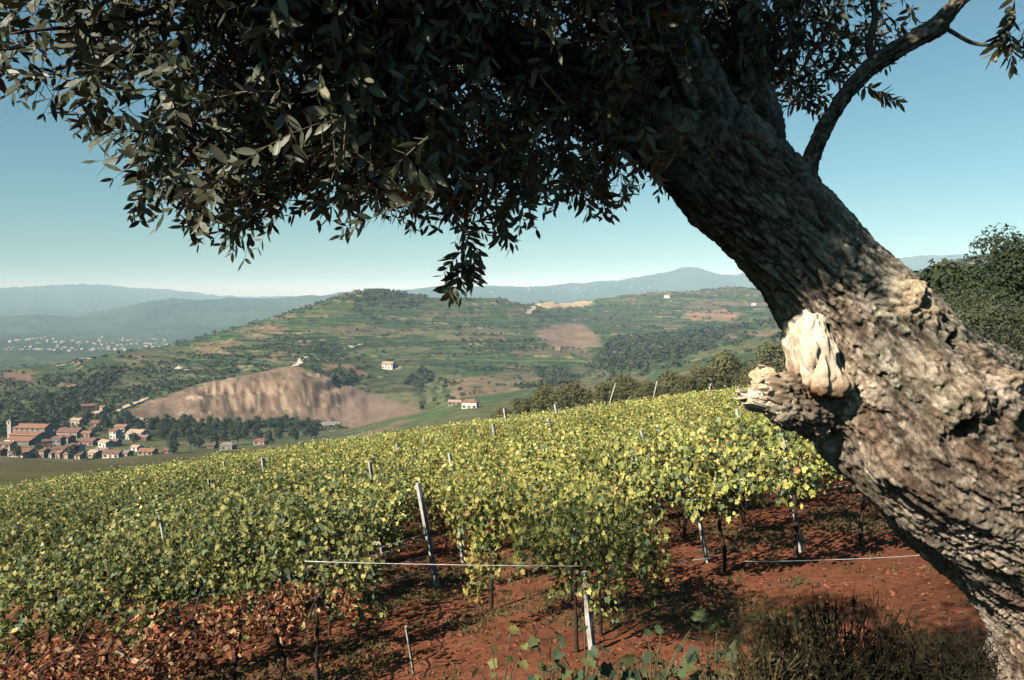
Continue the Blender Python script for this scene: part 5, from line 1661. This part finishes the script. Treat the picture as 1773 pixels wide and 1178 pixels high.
# ------------------------------------------------------------------ plants at the foot of the bank
def broad_plant(u, v, y, n, size, seed, label, spread=.3, col=((.08, .12, .055), (.06, .09, .045), (.13, .14, .055), (.04, .06, .03))):
    r = np.random.default_rng(seed)
    c = at(u, v, y)
    gz = ground_z(c[0], c[1])[0]
    H = max(.25, c[2] - gz)
    o = link('broad_leaved_weed', None, None, (c[0], c[1], gz)); tag(o, label, 'plant', 'broad leaved weeds on the bank')
    pat = np.array([[.08, 0, 0], [-.08, .22, .06], [.12, .52, .12], [.38, .40, .06], [.55, .55, .08], [.72, .24, .02], [1.0, 0, -.14], [.72, -.24, .02], [.55, -.55, .08], [.38, -.40, .06], [.12, -.52, .12], [-.08, -.22, .06]])
    F = np.array([[0, i + 1, i] for i in range(1, 11)])
    ms = [mesh_from('leaf', pat, F, np.tile(cc, (len(pat), 1)), [M['vine_leaf']], True) for cc in col]
    g = Geo()
    for i in range(n):
        a = r.random() * 6.28; q = spread * math.sqrt(r.random())
        tip = np.array([math.cos(a) * q, math.sin(a) * q * .6, H * r.uniform(.55, 1.02)])
        V, Fq = tube(catmull([np.array([.03 * r.normal(), .03 * r.normal(), 0]), tip * [.35, .35, .7], tip], 8), np.linspace(.005, .002, 8), 4)
        g.add(V, Fq, (.12, .10, .05))
        for q2 in range(4):
            N_ = unit(np.array([-.2, -.6, .6]) + .6 * r.normal(size=3)); D_ = unit(np.array([math.cos(a), math.sin(a) - .4, -.3]) + .5 * r.normal(size=3))
            S_ = unit(np.cross(N_, D_)); N_ = np.cross(D_, S_); L = size * r.uniform(.45, 1.05)
            mt = Matrix(((*(D_ * L), 0), (*(S_ * L), 0), (*(N_ * L), 0), (0, 0, 0, 1))).transposed()
            mt.translation = Vector(tip * (1 - .17 * q2) + .010 * r.normal(size=3))
            lf = bpy.data.objects.new('leaf', ms[(i + q2) % len(ms)]); COL.objects.link(lf); lf.parent = o; lf.matrix_local = mt
    link('stem', g.mesh('stem', [M['dry']]), o)
broad_plant(1240, 1085, 3.6, 12, 0.078, 1, 'broad leaved weed with a pale folded leaf at bottom centre right', .14)
broad_plant(1130, 1095, 3.7, 18, 0.086, 2, 'broad leaved weed below the front white post', .24)
broad_plant(1010, 1110, 3.7, 15, 0.078, 3, 'spreading weed left of the front white post foot', .24)
broad_plant(870, 1110, 3.9, 10, 0.055, 4, 'small yellowish weed at the bottom edge left of the others', .16, ((.16, .17, .06), (.20, .18, .06)))
broad_plant(950, 1095, 3.8, 6, 0.062, 5, 'upright weed with few leaves by the soil patch', .10)
broad_plant(1330, 1130, 3.5, 10, 0.047, 6, 'low dark weed at the left foot of the dry bush', .22)

def dry_bush(u, v, y, n, w, label, seed, col):
    r = np.random.default_rng(seed)
    c = at(u, v, y); gz = ground_z(c[0], c[1])[0]
    H = c[2] - gz
    o = link('dry_bush', None, None, (c[0], c[1], gz)); tag(o, label, 'bush', 'dry bushes on the bank')
    g = Geo(); P, D, N, L = [], [], [], []
    for i in range(n):
        a = r.random() * 6.28; q = w * math.sqrt(r.random())
        tip = np.array([math.cos(a) * q, math.sin(a) * q * .7, H * r.uniform(.6, 1.05) * (1 - .35 * (q / w) ** 2)])
        X = catmull([np.array([.25 * w * r.normal(), .2 * w * r.normal(), -.03]), tip * [.5, .5, .5] + .06 * r.normal(size=3), tip + [.05 * r.normal(), .05 * r.normal(), 0]], 9)
        V, F = tube(X, np.linspace(.0045, .0012, 9), 3, False)
        g.add(V, F, np.array(col) * r.uniform(.6, 1.3))
        for k in range(16):
            f = r.uniform(.25, 1)
            p = X[int(f * 8)]
            P.append(p); D.append(unit(unit(X[-1] - X[4]) + .7 * r.normal(size=3))); N.append(r.normal(size=3)); L.append(r.uniform(.016, .038))
    st = link('stems', g.mesh('stems', [M['dry']]), o); kind(st, 'stuff')
    P, D, N, L = map(np.array, (P, D, N, L))
    V, F, ix = leaves(P, D, N, L, L * .30, 'card')
    cc = np.array(col) * r.uniform(.5, 1.5, (len(P), 1))
    kind(link('leaves', mesh_from('leaves', V, F, cc[ix], [M['dry']]), o), 'stuff')
dry_bush(1478, 1020, 3.75, 620, .48, 'dark wiry bush on the bank under the olive trunk', 11, (.026, .022, .013))  # dark bush colours here stand in for the crown's shade
dry_bush(1390, 1060, 3.6, 400, .36, 'lower wiry bush left of the dark one', 12, (.045, .038, .02))
dry_bush(1575, 1065, 3.7, 400, .36, 'wiry bush right of the dark one, nearest the trunk', 13, (.04, .033, .018))
dry_bush(1690, 1095, 3.5, 430, .30, 'dark tuft at the foot of the olive trunk', 14, (.028, .024, .014))
dry_bush(1310, 1100, 3.5, 320, .26, 'straw coloured dry tuft at the bottom right of centre', 15, (.12, .09, .045))

# grasses, clods and small weeds on the soil
def soil_cover():
    r = np.random.default_rng(91)
    m = 20000
    y = r.uniform(6.5, 24, m); x = r.uniform(-.62, .62, m) * y
    n1 = fbm(np.stack([x, y, x * 0], 1) / 3.0, 4, 21); n2 = fbm(np.stack([x, y, x * 0], 1) / .7, 3, 22)
    ok = (n1 + .5 * n2 > .10) & (r.random(m) < .8) | (r.random(m) < .05)
    x, y = x[ok], y[ok]; m = len(x); k = 5
    B = np.repeat(np.stack([x, y, ground_z(x, y) - .005], 1), k, 0)
    B[:, :2] += r.normal(0, .05, (m * k, 2))
    D = unit(np.array([0, 0, .8]) + .75 * rand_dirs(m * k, r)); D[:, 2] = np.abs(D[:, 2]) + .1
    N = rand_dirs(m * k, r); L = .03 + .07 * r.random(m * k)
    V, F, ix = leaves(B, D, N, L, L * .34, 'card')
    c = np.array([[.11, .13, .05], [.085, .105, .042], [.15, .14, .06], [.19, .15, .08], [.24, .17, .09]])[r.integers(0, 5, m * k)]
    o = link('soil_weeds', mesh_from('soil_weeds', V, F, c[ix], [M['vine_leaf']]))
    kind(o, 'stuff', 'sparse low weeds and dry grass scattered over the red soil', 'weeds')
    # clods
    m = 6000
    y = np.exp(r.uniform(math.log(7), math.log(20), m)); x = r.uniform(-.6, .62, m) * y
    s = .012 + .035 * r.random(m) ** 3
    ico = np.array([[1, 0, 0], [-1, 0, 0], [0, 1, 0], [0, -1, 0], [0, 0, 1], [0, 0, -1]], float)
    fc = np.array([[0, 2, 4], [2, 1, 4], [1, 3, 4], [3, 0, 4], [2, 0, 5], [1, 2, 5], [3, 1, 5], [0, 3, 5]])
    V = ico[None] * (s[:, None] * r.uniform(.6, 1.4, (m, 6)))[..., None]
    th = r.random(m) * 6.28
    ca, sa = np.cos(th)[:, None], np.sin(th)[:, None]
    V = np.stack([V[..., 0] * ca - V[..., 1] * sa, V[..., 0] * sa + V[..., 1] * ca, V[..., 2] * .7], -1)
    V += np.stack([x, y, ground_z(x, y) + s * .2], 1)[:, None]
    F = (fc[None] + (np.arange(m) * 6)[:, None, None]).reshape(-1, 3)
    c = np.array([.21, .075, .038]) * r.uniform(.6, 1.35, (m, 1))
    o = link('soil_clods', mesh_from('soil_clods', V.reshape(-1, 3), F, np.repeat(c, 6, 0), [M['clod']]))
    kind(o, 'stuff', 'loose red clods and pebbles lying on the soil', 'clods')
    # fallen leaves
    m = 2600
    y = r.uniform(7.5, 20, m); x = r.uniform(-.62, .62, m) * y
    P = np.stack([x, y, ground_z(x, y) + .015], 1)
    N = unit(np.array([0, 0, 1.0]) + .45 * rand_dirs(m, r)); D = np.cross(N, rand_dirs(m, r)); L = .03 + .045 * r.random(m)
    V, F, ix = leaves(P, D, N, L, L * .9, 'card')
    c = VR[r.integers(0, len(VR), m)] * .7
    o = link('fallen_leaves', mesh_from('fallen_leaves', V, F, c[ix], [M['vine_leaf']]))
    kind(o, 'stuff', 'fallen dry vine leaves scattered over the soil', 'leaves')
soil_cover()
